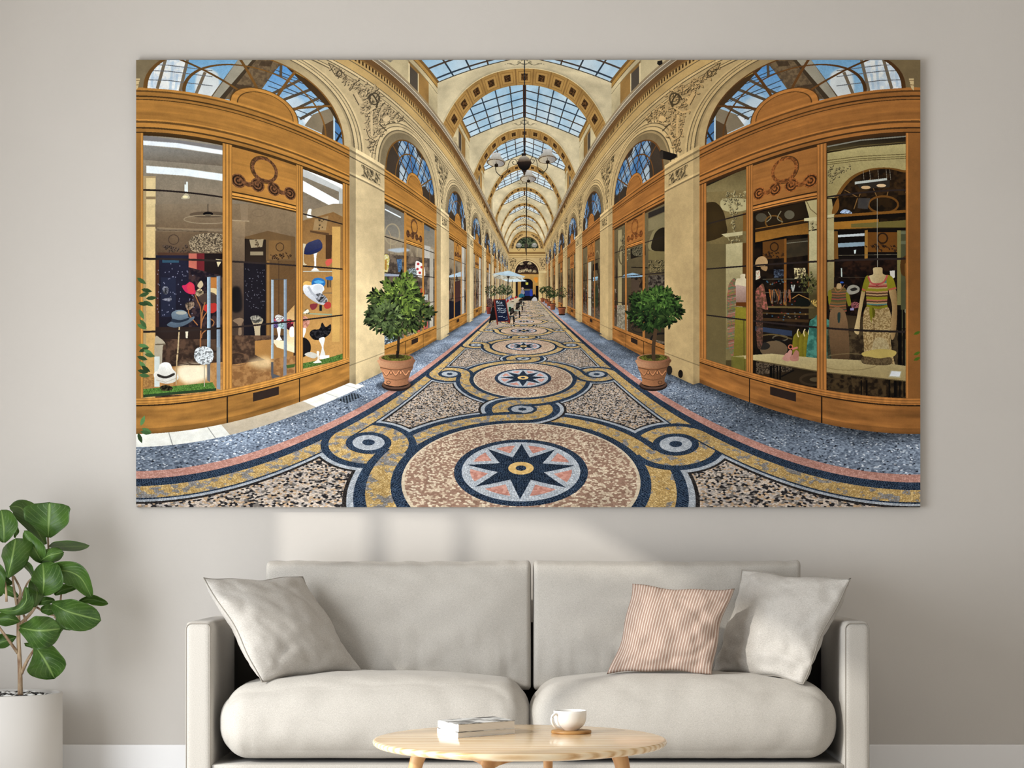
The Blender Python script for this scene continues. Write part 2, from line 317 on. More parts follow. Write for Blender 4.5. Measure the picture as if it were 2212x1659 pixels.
# ---------------------------------------------------------------- figures drawn over the arcade
ZO = {'a1': (280, 120), 'a2': (700, 120), 'a3': (1120, 120), 'a4': (1560, 120), 'b1': (280, 440), 'b2': (700, 440), 'b3': (1120, 440), 'b4': (1560, 440),
      'c1': (280, 770), 'c2': (700, 770), 'c3': (1120, 770), 'c4': (1560, 770), 'f': (1030, 580), 'e': (1030, 440), 'd': (1030, 300)}
class Paint:
    def __init__(s, img, S):
        s.i = img; s.S = S; s.H, s.W = img.shape[:2]; s.clip = None; s.rng = np.random.default_rng(7); s.z = None
    def pt(s, p):
        p = np.array(p, float).reshape(-1, 2)
        if s.z:
            k = 10.366 if s.z in 'fed' else 5.0273; p = np.array(ZO[s.z]) + p / k
        if s.mir: p = np.stack([2266 - p[:, 0], p[:, 1]], 1)
        return (p - (AX0, AY0)) * s.S
    mir = False
    def sc(s, w): return w * s.S / ((10.366 if s.z in 'fed' else 5.0273) if s.z else 1)
    def smooth(s, p, n=5, closed=True):
        m = len(p); out = []
        for i in range(m if closed else m - 1):
            if closed: a, b, c, d = p[i - 1], p[i], p[(i + 1) % m], p[(i + 2) % m]
            else: a, b, c, d = p[max(i - 1, 0)], p[i], p[i + 1], p[min(i + 2, m - 1)]
            for j in range(n):
                t = j / n; out.append(.5 * (2 * b + (c - a) * t + (2 * a - 5 * b + 4 * c - d) * t * t + (3 * b - a - 3 * c + d) * t ** 3))
        if not closed: out.append(p[-1])
        return np.array(out)
    def blend(s, x0, y0, m, col, a):
        h, w = m.shape; m = m.astype(f32) * a
        if s.clip is not None: m = m * s.clip[y0:y0 + h, x0:x0 + w]
        v = s.i[y0:y0 + h, x0:x0 + w]
        c = col(x0, y0, w, h) if callable(col) else col
        v += (c - v) * m[..., None]
    def box(s, p, pad=1):
        x0 = max(int(p[:, 0].min()) - pad, 0); x1 = min(int(p[:, 0].max()) + pad + 1, s.W); y0 = max(int(p[:, 1].min()) - pad, 0); y1 = min(int(p[:, 1].max()) + pad + 1, s.H)
        return x0, y0, x1, y1
    def fill(s, p, col, a=1.0, soft=0):
        pad = int(soft * 2.5) + 1; x0, y0, x1, y1 = s.box(p, pad)
        if x1 <= x0 or y1 <= y0: return
        X = np.arange(x0, x1) + .5; m = np.zeros((y1 - y0, x1 - x0), bool)
        q = np.roll(p, -1, 0)
        for (ax, ay), (bx, by) in zip(p, q):
            if ay == by: continue
            lo, hi = (ay, by) if ay < by else (by, ay)
            r0 = max(int(np.ceil(lo - .5)), y0); r1 = min(int(np.ceil(hi - .5)), y1)
            if r1 <= r0: continue
            yy = np.arange(r0, r1) + .5; xc = ax + (yy - ay) * (bx - ax) / (by - ay)
            m[r0 - y0:r1 - y0] ^= X[None] > xc[:, None]
        m = m.astype(f32)
        if soft:
            n = max(int(soft), 1)
            for _ in range(2):
                for axis in (0, 1):
                    c = np.cumsum(np.pad(m, [(n + 1, n) if axis == 0 else (0, 0), (n + 1, n) if axis == 1 else (0, 0)], mode='edge' if 0 else 'constant'), axis, dtype=np.float64)
                    m = ((c[2 * n + 1:] - c[:-2 * n - 1]) if axis == 0 else (c[:, 2 * n + 1:] - c[:, :-2 * n - 1])).astype(f32) / (2 * n + 1)
        s.blend(x0, y0, m, col, a)
    def poly(s, p, col, a=1.0, soft=0): s.fill(s.pt(p), col, a, soft * s.S)
    def blob(s, p, col, a=1.0, soft=0): s.fill(s.smooth(s.pt(p)), col, a, soft * s.S)
    def ell(s, x, y, rx, ry, col, a=1.0, rot=0, soft=0):
        t = np.linspace(0, 2 * np.pi, 36, endpoint=False); c, d = np.cos(np.radians(rot)), np.sin(np.radians(rot))
        p = np.stack([x + rx * np.cos(t) * c - ry * np.sin(t) * d, y + rx * np.cos(t) * d + ry * np.sin(t) * c], 1)
        s.fill(s.pt(p), col, a, soft * s.S)
    def line(s, p, w, col, a=1.0, curve=False, w1=None):
        p = s.pt(p); w = s.sc(w) / 2; w1 = w if w1 is None else s.sc(w1) / 2
        if curve: p = s.smooth(p, 6, False)
        d = np.gradient(p, axis=0); n = np.stack([-d[:, 1], d[:, 0]], 1); n /= np.maximum(np.linalg.norm(n, axis=1, keepdims=True), 1e-6)
        ww = np.linspace(w, w1, len(p))[:, None]
        s.fill(np.concatenate([p + n * ww, (p - n * ww)[::-1]]), col, a)
    def ring(s, x, y, rx, ry, w, col, a=1.0, rot=0):
        t = np.linspace(0, 2 * np.pi, 40); c, d = np.cos(np.radians(rot)), np.sin(np.radians(rot))
        s.line(np.stack([x + rx * np.cos(t) * c - ry * np.sin(t) * d, y + rx * np.cos(t) * d + ry * np.sin(t) * c], 1), w, col, a)
    def noisy(s, c0, c1, f=.5, sd=0, thr=None):          # colour callable: noise between two colours (frequency per photograph pixel)
        def fn(x0, y0, w, h):
            X, Y = np.meshgrid((np.arange(w) + x0) / s.S * f, (np.arange(h) + y0) / s.S * f); n = fbm(X, Y, sd, 3)
            n = sstep(.5 - .18, .5 + .18, n) if thr is None else (n > thr).astype(f32)
            return mix(c0, c1, n)
        return fn
    def grad(s, c0, c1, y0z, y1z, horiz=False, f=.35, amt=.10):
        a = s.pt([(y0z, y0z), (y1z, y1z)]); k = 0 if horiz else 1; a0, a1 = a[0][k], a[1][k]
        def fn(x0, y0, w, h):
            X, Y = np.meshgrid(np.arange(w) + x0, np.arange(h) + y0); t = np.clip(((X if horiz else Y) - a0) / (a1 - a0), 0, 1).astype(f32)
            return mix(c0, c1, t) * (1 - amt / 2 + amt * fbm(X / s.S * f, Y / s.S * f, 5, 3))[..., None]
        return fn
    def emboss(s, p, base, amp=4.0, f=.16, sd=0, a=1.0):
        def fn(x0, y0, w, h):
            X, Y = np.meshgrid((np.arange(w) + x0) / s.S * f, (np.arange(h) + y0) / s.S * f); e = .13
            n = fbm(X, Y, sd, 3); g = np.clip(n - fbm(X + e, Y + e, sd, 3), -.1, .1)
            return base * np.clip(.93 + amp * .62 * g - .30 * sstep(.50, .38, n), .3, 1.4)[..., None]
        s.fill(s.smooth(s.pt(p)), fn, a)
    def foliage(s, p, base, n, L, ang=None):             # modelled leaves and scrolls: each with its shade edge and lit face
        q = s.smooth(s.pt(p)); lo = q.min(0); hi = q.max(0); e = np.roll(q, -1, 0); k = 0; r = np.random.default_rng(n); S = s.S
        while k < n:
            c = lo + (hi - lo) * r.random(2); ins = ((q[:, 1] > c[1]) != (e[:, 1] > c[1])) & (c[0] < q[:, 0] + (c[1] - q[:, 1]) * (e[:, 0] - q[:, 0]) / (e[:, 1] - q[:, 1] + 1e-9))
            if ins.sum() % 2 == 0: continue
            k += 1; a = r.uniform(0, 6.3) if ang is None else ang + r.normal(0, .7); x, y = c / S + (AX0, AY0); l = L * r.uniform(.6, 1.2); f = r.uniform(.92, 1.12)
            if k % 4 == 0:
                t = np.linspace(0, 5.2, 14); rr = l * .5 * (1 - t / 7); pts = np.stack([x + rr * np.cos(t + a), y + rr * np.sin(t + a)], 1); z, s.z, m, s.mir = s.z, None, s.mir, False
                s.line(pts + (.9, 1.0), l * .24, base * .55); s.line(pts, l * .20, base * f); s.z, s.mir = z, m
            else: s.leaf(x + 1.0, y + 1.1, l, a, base * .52, .5); s.leaf(x, y, l, a, base * f, .42)
    def leaf(s, x, y, L, ang, col, w=.34):               # photograph pixels, always unzoned
        t = np.array([0, .25, .55, .8, 1, .8, .55, .25]); o = np.array([0, .8, 1, .6, 0, -.6, -1, -.8]) * w * .5
        c, d = np.cos(ang), np.sin(ang); px = x + L * (t * c - o * d); py = y + L * (t * d + o * c)
        s.fill((np.stack([px, py], 1) - (AX0, AY0)) * s.S, col)
    def bush(s, cx, cy, rx, ry, n, L, cols, shape=None, top=None):
        r = s.rng
        for i in range(n):
            q = i / n; a = r.uniform(0, 2 * np.pi); d = np.sqrt(r.uniform(0, 1)); x = cx + rx * d * np.cos(a) * (1.0 + .16 * np.sin(a * 5 + 1)); y = cy + ry * d * np.sin(a) * (1 + .14 * np.sin(a * 4))
            up = (cy - y) / ry; c = cols[0] if r.random() < .34 - .25 * q else (cols[1] if r.random() < .62 - .4 * max(up, 0) - .25 * q else cols[2])
            if r.random() < .10 + .22 * max(up, 0) and q > .4: c = cols[3]
            ang = np.arctan2(y - cy, x - cx) + r.normal(0, .9); ll = L * r.uniform(.6, 1.15)
            s.leaf(x, y, ll, ang, c * r.uniform(.8, 1.15))
def draw_art(S):
    img, gl = raster(S); P = Paint(img, S); H, W = img.shape[:2]; rng = P.rng
    dk = C(40, 34, 32)
    # ---------- reflections in the big fanlights
    for side in (3, 4):
        P.mir = side == 4; P.z = 'a1'; P.clip = (gl == side).astype(f32)
        P.poly([(60, 0), (2212, 0), (2212, 900), (60, 900)], P.grad(C(126, 176, 214), C(176, 206, 224), 50, 700))
        P.poly([(110, 50), (640, 50), (560, 390), (90, 390)], P.noisy(C(206, 218, 228), C(238, 238, 232), .12, 3)); P.blob([(760, 150), (960, 200), (940, 440), (720, 420)], C(226, 226, 220), .9, 2)
        for a in ([(200, 60), (160, 340)], [(260, 60), (240, 340)], [(470, 60), (440, 370)], [(520, 200), (500, 370)]): P.line(a, 26, C(170, 196, 218), .6)
        for a in ([(390, 40), (300, 360)], [(630, 40), (545, 400)], [(820, 180), (720, 420)]): P.line(a, 34, C(140, 122, 98))
        for y in (95, 160, 260): P.line([(110, y), (420, y + 10), (900, y + 70)], 9, C(120, 124, 128))
        P.poly([(1180, 40), (1700, 40), (1560, 190), (1390, 430), (1380, 520), (880, 450)], P.noisy(C(112, 92, 68), C(134, 112, 82), .2, 9))
        P.poly([(1180, 40), (1340, 40), (960, 480), (890, 460)], C(168, 160, 140)); P.poly([(1340, 40), (1380, 40), (1010, 500), (960, 480)], C(90, 74, 54))
        P.poly([(1100, 460), (1150, 310), (1330, 330), (1280, 480)], C(84, 66, 48), .7); P.poly([(1430, 60), (1560, 60), (1530, 120), (1400, 110)], C(84, 66, 48), .7)
        P.poly([(1640, 95), (2230, 330), (2230, 1000), (1390, 430), (1560, 190)], P.grad(C(92, 154, 214), C(196, 214, 222), 100, 760))
        P.blob([(1750, 420), (1900, 520), (1850, 640), (1650, 560)], C(216, 224, 226), .7, 4); P.blob([(1880, 660), (1960, 640), (1990, 720), (1900, 740)], C(240, 242, 242), .8, 2)
        for a in ([(1570, 150), (1960, 310)], [(1500, 330), (1800, 430)], [(1560, 190), (2100, 380)], [(1480, 260), (2050, 500)], [(1880, 400), (2200, 560)], [(1640, 600), (1900, 690)], [(1740, 560), (2000, 660)]): P.line(a, 9, C(84, 92, 104))
        for a in ([(1645, 90), (1640, 230)], [(1880, 250), (1500, 440)], [(1990, 360), (1620, 500)], [(2120, 430), (1720, 620)], [(2200, 500), (1850, 690)]): P.line(a, 30, C(110, 94, 74))
        P.poly([(1990, 640), (2212, 560), (2212, 900), (1900, 760)], C(150, 134, 108)); P.poly([(2100, 760), (2212, 700), (2212, 950), (2080, 900)], C(108, 84, 58))
        P.line([(1700, 60), (2212, 560), (2400, 900)], 90, C(96, 70, 40)); P.poly([(1820, 150), (2000, 250), (1980, 290), (1800, 190)], C(180, 150, 80))
    # ---------- left shop window
    P.mir = False; P.clip = (gl == 1).astype(f32); P.z = 'a1'
    P.poly([(60, 800), (3000, 800), (3000, 2200), (60, 2200)], P.grad(C(160, 150, 132), C(134, 112, 86), 1000, 2200))
    P.poly([(120, 860), (1010, 985), (1010, 1040), (120, 930)], C(142, 138, 136)); P.poly([(120, 970), (1010, 1075), (1010, 1200), (120, 1130)], P.grad(C(150, 146, 138), C(130, 116, 98), 1000, 1200))
    P.poly([(135, 922), (520, 950), (1010, 1030), (1010, 1076), (520, 1003), (135, 970)], C(240, 246, 250), 1, .6); P.poly([(180, 1195), (600, 1228), (1010, 1285), (1010, 1362), (600, 1305), (180, 1275)], C(238, 246, 248), 1, .6)
    P.z = 'a2'; P.poly([(-260, 1150), (210, 1430), (210, 1500), (-260, 1300)], C(200, 200, 196)); P.poly([(-260, 1160), (205, 1405), (205, 1450), (-260, 1215)], C(244, 246, 248)); P.poly([(-260, 1340), (160, 1575), (160, 1680), (-260, 1460)], C(246, 247, 247)); P.poly([(160, 1440), (212, 1470), (212, 3300), (160, 3300)], C(190, 190, 184))
    P.z = 'a1'; P.poly([(118, 1310), (285, 1310), (285, 1900), (118, 1900)], C(186, 160, 116)); P.poly([(182, 1330), (282, 1330), (282, 1900), (182, 1900)], C(228, 202, 148)); P.poly([(182, 1530), (282, 1530), (282, 1560), (182, 1560)], C(160, 136, 100))
    P.poly([(596, 1370), (634, 1370), (634, 1490), (596, 1490)], C(226, 232, 226)); P.blob([(560, 1550), (600, 1500), (620, 1490), (655, 1545), (605, 1560)], C(190, 178, 150)); P.ell(604, 1535, 30, 14, C(240, 226, 176)); P.line([(604, 1340), (604, 1400)], 20, C(150, 140, 124))
    P.z = 'b1'
    P.poly([(115, 0), (182, 0), (182, 2400), (115, 2400)], C(184, 156, 106)); P.poly([(182, 0), (278, 0), (278, 2400), (182, 2400)], P.grad(C(226, 200, 146), C(206, 162, 96), 0, 1700)); P.poly([(182, 225), (278, 225), (278, 252), (182, 252)], C(150, 126, 92))
    P.poly([(278, 0), (1010, 0), (1010, 270), (278, 270)], P.grad(C(148, 130, 106), C(130, 108, 82), 0, 270)); P.ell(850, 118, 200, 34, C(112, 94, 74)); P.ell(852, 112, 55, 24, C(34, 28, 30)); P.ring(850, 170, 260, 46, 10, C(160, 142, 114)); P.line([(852, 0), (850, 90)], 7, C(60, 52, 48)); P.line([(300, 262), (1010, 290)], 10, C(156, 134, 104)); P.line([(300, 285), (1010, 312)], 6, C(96, 78, 58))
    P.poly([(278, 300), (1010, 310), (1010, 560), (278, 560)], P.grad(C(128, 106, 80), C(104, 82, 62), 300, 560)); P.ring(478, 390, 55, 52, 9, C(90, 72, 58)); P.foliage([(320, 460), (420, 450), (640, 440), (650, 520), (320, 520)], C(104, 86, 74), 36, 6); P.poly([(305, 530), (650, 530), (650, 565), (305, 565)], C(96, 66, 50))
    P.poly([(285, 560), (660, 560), (660, 1350), (285, 1350)], P.grad(C(44, 44, 66), C(38, 34, 48), 560, 1350)); P.poly([(285, 600), (318, 600), (318, 1360), (285, 1360)], C(92, 56, 44)); P.poly([(355, 605), (535, 605), (535, 640), (355, 640)], C(56, 90, 110)); P.poly([(340, 800), (500, 800), (500, 1230), (340, 1230)], C(48, 54, 78), .7)
    P.poly([(640, 540), (735, 540), (735, 780), (640, 700)], C(196, 110, 92)); P.poly([(730, 540), (815, 540), (815, 790), (730, 790)], C(128, 44, 50)); P.poly([(812, 540), (1010, 540), (1010, 800), (812, 800)], C(46, 34, 34)); P.poly([(640, 690), (1000, 780), (1000, 1350), (640, 1350)], P.noisy(C(40, 32, 44), C(84, 62, 60), .12, 4))
    P.poly([(285, 1340), (1010, 1340), (1010, 1500), (285, 1500)], C(62, 46, 40)); P.poly([(285, 1470), (1010, 1470), (1010, 2400), (285, 2400)], P.noisy(C(70, 52, 42), C(104, 78, 60), .10, 8))
    P.blob([(645, 400), (720, 340), (850, 318), (1000, 330), (1040, 420), (1000, 520), (850, 535), (700, 520), (655, 470)], P.noisy(C(92, 78, 62), C(182, 162, 130), .55, 2)); P.poly([(935, 600), (1008, 610), (960, 690)], C(206, 190, 150))
    for i in range(70):
        x, y = rng.uniform(300, 700), rng.uniform(650, 1250); P.ell(x, y, 5, 7, C(150, 150, 170), .8)
    P.emboss([(360, 900), (420, 910), (410, 980), (365, 970)], C(120, 120, 130)); P.emboss([(350, 1040), (450, 1020), (440, 1060)], C(130, 130, 140))
    P.blob([(568, 895), (610, 880), (655, 850), (700, 880), (712, 940), (740, 965), (680, 985), (610, 960)], C(206, 44, 92)); P.blob([(620, 900), (655, 860), (695, 890), (700, 970), (640, 965)], C(226, 70, 74), .7, 1)
    P.blob([(735, 890), (775, 835), (800, 880), (770, 920)], C(196, 176, 140)); P.emboss([(715, 960), (760, 920), (805, 960), (780, 1010), (730, 1000)], C(180, 158, 124)); P.poly([(870, 800), (945, 800), (945, 930), (880, 920)], C(190, 124, 60)); P.blob([(870, 920), (945, 925), (945, 990), (895, 985)], C(216, 190, 140)); P.blob([(750, 1010), (870, 960), (945, 1000), (930, 1090), (800, 1090)], C(96, 76, 66), .9)
    P.emboss([(610, 1080), (690, 1065), (700, 1110), (640, 1160), (612, 1130)], C(150, 126, 104)); P.blob([(800, 1150), (820, 1100), (900, 1080), (945, 1090), (945, 1160), (880, 1190)], C(196, 56, 48))
    for a in ([(708, 985), (740, 1060), (775, 1180), (768, 1600)], [(845, 1170), (800, 1240), (775, 1350), (765, 1600)], [(640, 1150), (650, 1210), (740, 1320)], [(860, 1240), (915, 1280), (900, 1330)], [(820, 1070), (790, 1180), (772, 1400)], [(835, 1370), (790, 1410), (780, 1460)]): P.line(a, 12, C(168, 112, 66), curve=True)
    P.line([(540, 1340), (520, 1660), (510, 1720)], 14, C(196, 172, 130)); P.poly([(606, 1385), (636, 1385), (630, 1460), (610, 1460)], C(216, 206, 180))
    P.blob([(405, 1320), (440, 1285), (465, 1275), (455, 1190), (520, 1155), (590, 1160), (628, 1190), (645, 1240), (700, 1225), (690, 1260), (600, 1320), (490, 1345)], P.grad(C(120, 134, 144), C(84, 98, 112), 1160, 1340)); P.blob([(462, 1250), (550, 1265), (640, 1240), (640, 1260), (550, 1290), (465, 1285)], C(48, 58, 74)); P.ell(560, 1185, 58, 20, C(176, 172, 156), .8)
    P.blob([(275, 1470), (330, 1460), (390, 1520), (360, 1560), (340, 1900), (275, 1900)], C(176, 164, 140)); P.line([(278, 1530), (390, 1525)], 14, C(120, 106, 84))
    P.poly([(842, 790), (880, 785), (880, 2400), (842, 2400)], P.grad(C(176, 200, 212), C(120, 132, 144), 842, 880, True)); P.poly([(945, 790), (985, 785), (985, 2400), (945, 2400)], P.grad(C(150, 168, 184), C(112, 122, 134), 945, 985, True)); P.line([(842, 792), (985, 780)], 10, C(60, 60, 66))
    # door glass
    P.poly([(1100, 0), (1800, 0), (1800, 400), (1100, 400)], P.grad(C(146, 124, 96), C(134, 112, 84), 0, 400)); P.poly([(1110, 180), (1255, 180), (1255, 1650), (1110, 1650)], P.grad(C(160, 136, 104), C(88, 70, 58), 180, 1000)); P.line([(1110, 180), (1300, 190)], 12, C(176, 154, 122)); P.poly([(1200, 0), (1290, 0), (1280, 185), (1210, 185)], C(156, 134, 106), .7); P.ring(1400, 100, 70, 40, 6, C(120, 100, 78), .5)
    P.poly([(1250, 360), (1500, 295), (1720, 345), (1800, 360), (1800, 620), (1250, 620)], C(122, 94, 60)); P.poly([(1250, 380), (1480, 390), (1480, 640), (1250, 640)], C(60, 46, 36)); P.poly([(1300, 390), (1455, 385), (1440, 470), (1320, 480)], C(176, 158, 124), .9); P.foliage([(1360, 395), (1405, 395), (1400, 460), (1365, 460)], C(130, 108, 80), 8, 5); P.poly([(1310, 520), (1450, 520), (1450, 560), (1310, 560)], C(150, 134, 106)); P.poly([(1510, 400), (1750, 400), (1750, 600), (1510, 600)], C(136, 102, 60)); P.ring(1632, 470, 42, 44, 8, C(78, 56, 40)); P.foliage([(1530, 550), (1735, 545), (1735, 590), (1530, 590)], C(100, 72, 48), 26, 5)
    P.poly([(1240, 640), (1490, 650), (1490, 1460), (1240, 1460)], C(36, 32, 40)); P.poly([(1480, 610), (1800, 620), (1800, 1480), (1480, 1480)], P.grad(C(112, 84, 52), C(128, 92, 54), 620, 1480)); P.line([(1505, 620), (1505, 1470)], 24, C(150, 112, 62)); P.line([(1620, 620), (1620, 1400)], 8, C(90, 66, 44)); P.blob([(1110, 930), (1200, 920), (1220, 1150), (1110, 1160)], C(30, 28, 32), .9, 2)
    for i in range(60):
        x, y = rng.uniform(1250, 1480), rng.uniform(700, 1150); P.ell(x, y, 5, 5, C(130, 128, 138), .7)
    P.blob([(1120, 1270), (1190, 1240), (1240, 1260), (1215, 1320), (1215, 1420), (1180, 1420), (1180, 1320)], C(140, 116, 92)); P.blob([(1320, 1240), (1390, 1225), (1450, 1260), (1420, 1340), (1415, 1470), (1370, 1470), (1350, 1340)], C(178, 160, 128)); P.emboss([(1310, 1230), (1400, 1215), (1440, 1270), (1360, 1300)], C(150, 144, 130))
    P.poly([(1100, 1430), (1800, 1430), (1800, 2400), (1100, 2400)], P.noisy(C(76, 56, 44), C(116, 88, 66), .10, 13)); P.poly([(1360, 1490), (1540, 1475), (1780, 1560), (1780, 1800), (1540, 1730), (1360, 1640)], C(176, 128, 70)); P.poly([(1540, 1475), (1790, 1500), (1790, 1620), (1600, 1560)], C(232, 214, 176))
    P.poly([(1700, 1200), (1790, 1100), (1790, 1560), (1680, 1500)], P.grad(C(196, 150, 90), C(238, 214, 170), 1100, 1560))
    for x, y, c in ((1600, 1270, (196, 90, 96)), (1640, 1250, (230, 220, 220)), (1680, 1290, (190, 60, 70)), (1740, 1290, (206, 80, 90)), (1590, 1310, (110, 90, 140)), (1650, 1320, (170, 200, 200)), (1740, 1330, (120, 40, 60)), (1620, 1240, (240, 230, 220))):
        P.emboss([(x - 40, y - 20), (x, y - 35), (x + 40, y - 10), (x + 30, y + 35), (x - 25, y + 35)], C(*c), 6, .5, x)
    P.blob([(1600, 1350), (1640, 1350), (1635, 1440), (1655, 1480), (1590, 1480), (1612, 1440)], C(226, 222, 214)); P.blob([(1740, 1350), (1780, 1340), (1785, 1440), (1740, 1440)], C(236, 232, 224))
    P.poly([(1538, 825), (1566, 822), (1562, 2400), (1536, 2400)], P.grad(C(176, 196, 208), C(132, 142, 150), 1538, 1566, True)); P.poly([(1675, 820), (1708, 818), (1704, 2400), (1672, 2400)], P.grad(C(150, 166, 180), C(112, 120, 130), 1675, 1708, True)); P.line([(1545, 824), (1700, 818)], 8, C(90, 80, 70))
    # right window with shelves of hats
    P.poly([(1860, 100), (2212, 0), (2330, 0), (2330, 330), (1860, 330)], C(160, 140, 110)); P.poly([(1860, 190), (2212, 90), (2330, 150), (2330, 2400), (1860, 2400)], P.grad(C(150, 112, 66), C(196, 148, 84), 190, 1500)); P.poly([(2010, 170), (2160, 130), (2130, 290), (1990, 290)], C(170, 142, 100), .8); P.foliage([(2050, 170), (2100, 160), (2090, 260), (2050, 260)], C(140, 112, 76), 10, 5); P.poly([(1960, 290), (2165, 320), (2165, 350), (1960, 310)], C(110, 80, 52)); P.poly([(2200, 250), (2290, 250), (2280, 1500), (2200, 1500)], C(206, 162, 92)); P.poly([(2130, 340), (2200, 340), (2190, 600), (2130, 600)], C(96, 66, 40))
    P.blob([(1945, 60), (1975, 60), (1970, 110), (1985, 150), (1925, 150), (1930, 100)], C(232, 230, 220))
    for x, y, c in ((2015, 560, (224, 222, 214)), (1880, 500, (200, 184, 150))): P.blob([(x - 35, y - 60), (x + 35, y - 60), (x + 15, y), (x + 12, y + 130), (x + 45, y + 165), (x - 45, y + 165), (x - 12, y + 130), (x - 15, y)], C(*c))
    P.blob([(1895, 530), (1920, 440), (2000, 400), (2060, 390), (2095, 450), (2070, 510), (1980, 550), (1905, 550)], P.grad(C(66, 70, 104), C(44, 52, 92), 400, 550)); P.line([(1905, 545), (2090, 480)], 8, C(36, 46, 110))
    P.line([(1860, 735), (2200, 735)], 8, C(190, 196, 186)); P.line([(1860, 975), (2200, 970)], 9, C(120, 104, 84)); P.line([(1860, 1190), (2200, 1205)], 14, C(150, 160, 130))
    P.blob([(2125, 640), (2150, 605), (2195, 600), (2195, 640), (2150, 680)], C(214, 96, 80)); P.blob([(2130, 800), (2200, 790), (2200, 830), (2140, 825)], C(52, 110, 176)); 
    for x in (2150, 2165, 2180): P.line([(x, 830), (x, 910)], 8, C(50, 46, 50))
    P.blob([(1880, 870), (1920, 840), (1980, 860), (1985, 900), (1900, 905)], C(226, 178, 96)); P.blob([(1975, 870), (1995, 820), (2050, 805), (2110, 825), (2125, 870), (2090, 905), (2000, 900)], C(44, 122, 190)); P.blob([(2000, 850), (2050, 830), (2110, 850), (2060, 870)], C(90, 170, 220))
    P.blob([(1880, 920), (1900, 880), (1960, 885), (2030, 870), (2090, 880), (2115, 930), (2090, 975), (2145, 1030), (2140, 1080), (2090, 1098), (2000, 1060), (1910, 990)], P.grad(C(226, 226, 226), C(176, 178, 184), 880, 1090)); P.emboss([(2010, 1000), (2060, 970), (2130, 1010), (2140, 1070), (2060, 1070)], C(130, 130, 134), 6); P.line([(1940, 900), (1980, 970), (2040, 1020)], 24, C(176, 178, 184)); P.ell(2050, 920, 55, 42, C(206, 208, 210))
    P.blob([(1960, 1095), (2040, 1085), (2020, 1140), (1975, 1150)], C(150, 60, 66)); P.blob([(2110, 1100), (2145, 1065), (2185, 1080), (2180, 1130), (2130, 1140)], C(190, 66, 60)); P.poly([(2060, 1100), (2090, 1100), (2088, 1165), (2062, 1165)], C(40, 44, 56)); P.emboss([(1890, 1170), (1930, 1140), (1955, 1190), (1900, 1200)], C(236, 214, 170), 5)
    P.blob([(1860, 1260), (1900, 1220), (1955, 1270), (1930, 1340), (1870, 1360)], P.noisy(C(206, 150, 130), C(170, 110, 90), .4)); P.blob([(1860, 1370), (1910, 1350), (1910, 1400), (1880, 1470), (1860, 1470)], C(232, 226, 214))
    P.blob([(1955, 1420), (1985, 1370), (2060, 1360), (2090, 1290), (2130, 1340), (2185, 1310), (2180, 1400), (2110, 1460), (2010, 1480)], P.noisy(C(24, 24, 30), C(60, 58, 62), .3)); P.blob([(2055, 1470), (2120, 1455), (2105, 1560), (2125, 1650), (2070, 1650), (2088, 1560)], C(214, 212, 206))
    P.blob([(1860, 1470), (1920, 1465), (1965, 1530), (1960, 1610), (1900, 1660), (1860, 1650)], C(44, 38, 38)); P.blob([(1900, 1640), (1960, 1610), (2040, 1640), (2000, 1680)], C(196, 190, 176)); P.poly([(2060, 1650), (2170, 1645), (2170, 1690), (2060, 1690)], C(236, 236, 226))
    P.z = 'c1'
    P.poly([(340, 120), (1010, 60), (1010, 420), (100, 420)], P.noisy(C(196, 146, 88), C(178, 128, 74), .12, 5)); P.blob([(520, 120), (640, 80), (830, 100), (840, 240), (640, 300), (520, 220)], C(250, 234, 200), .95, 5)
    P.poly([(1100, 90), (1800, -10), (1800, 240), (1100, 420)], P.noisy(C(176, 130, 80), C(150, 106, 62), .14, 6)); P.blob([(1280, 60), (1450, 0), (1540, 30), (1540, 120), (1400, 130)], C(232, 204, 156), .7, 5); P.ring(1160, 30, 130, 70, 10, C(130, 96, 66), .6); P.ring(700, 20, 250, 70, 12, C(92, 70, 54), .8); P.ring(740, 60, 110, 30, 10, C(92, 70, 54), .8)
    P.poly([(100, 190), (270, 190), (270, 420), (100, 420)], P.noisy(C(188, 142, 82), C(160, 116, 66), .5, 3)); P.poly([(268, 0), (326, 0), (326, 330), (268, 330)], C(206, 212, 204))
    P.poly([(100, 360), (900, 280), (940, 360), (100, 450)], P.noisy(C(70, 112, 44), C(116, 158, 74), .9, 7)); P.poly([(100, 420), (940, 345), (940, 372), (100, 450)], C(58, 84, 52))
    P.poly([(842, -100), (880, -100), (872, 280), (842, 260)], C(120, 120, 122)); P.poly([(945, -100), (985, -100), (985, 360), (945, 350)], C(140, 150, 156))
    P.blob([(262, 190), (310, 140), (330, 85), (390, 62), (440, 80), (470, 140), (520, 190), (530, 240), (470, 285), (380, 295), (290, 260)], P.grad(C(244, 240, 230), C(206, 200, 186), 62, 300)); P.blob([(305, 190), (390, 215), (480, 180), (482, 205), (395, 240), (312, 220)], C(78, 70, 62)); P.line([(290, 255), (390, 280), (510, 235)], 8, C(190, 180, 160)); P.emboss([(330, 330), (400, 310), (470, 340), (440, 370), (350, 370)], C(86, 80, 50))
    P.line([(515, -20), (505, 310)], 12, C(190, 162, 120)); P.line([(812, 90), (812, 330)], 10, C(190, 176, 150)); P.emboss([(700, 0), (720, -80), (800, -110), (890, -80), (912, 0), (880, 70), (800, 90), (730, 60)], C(226, 230, 230), 2.2, .3)
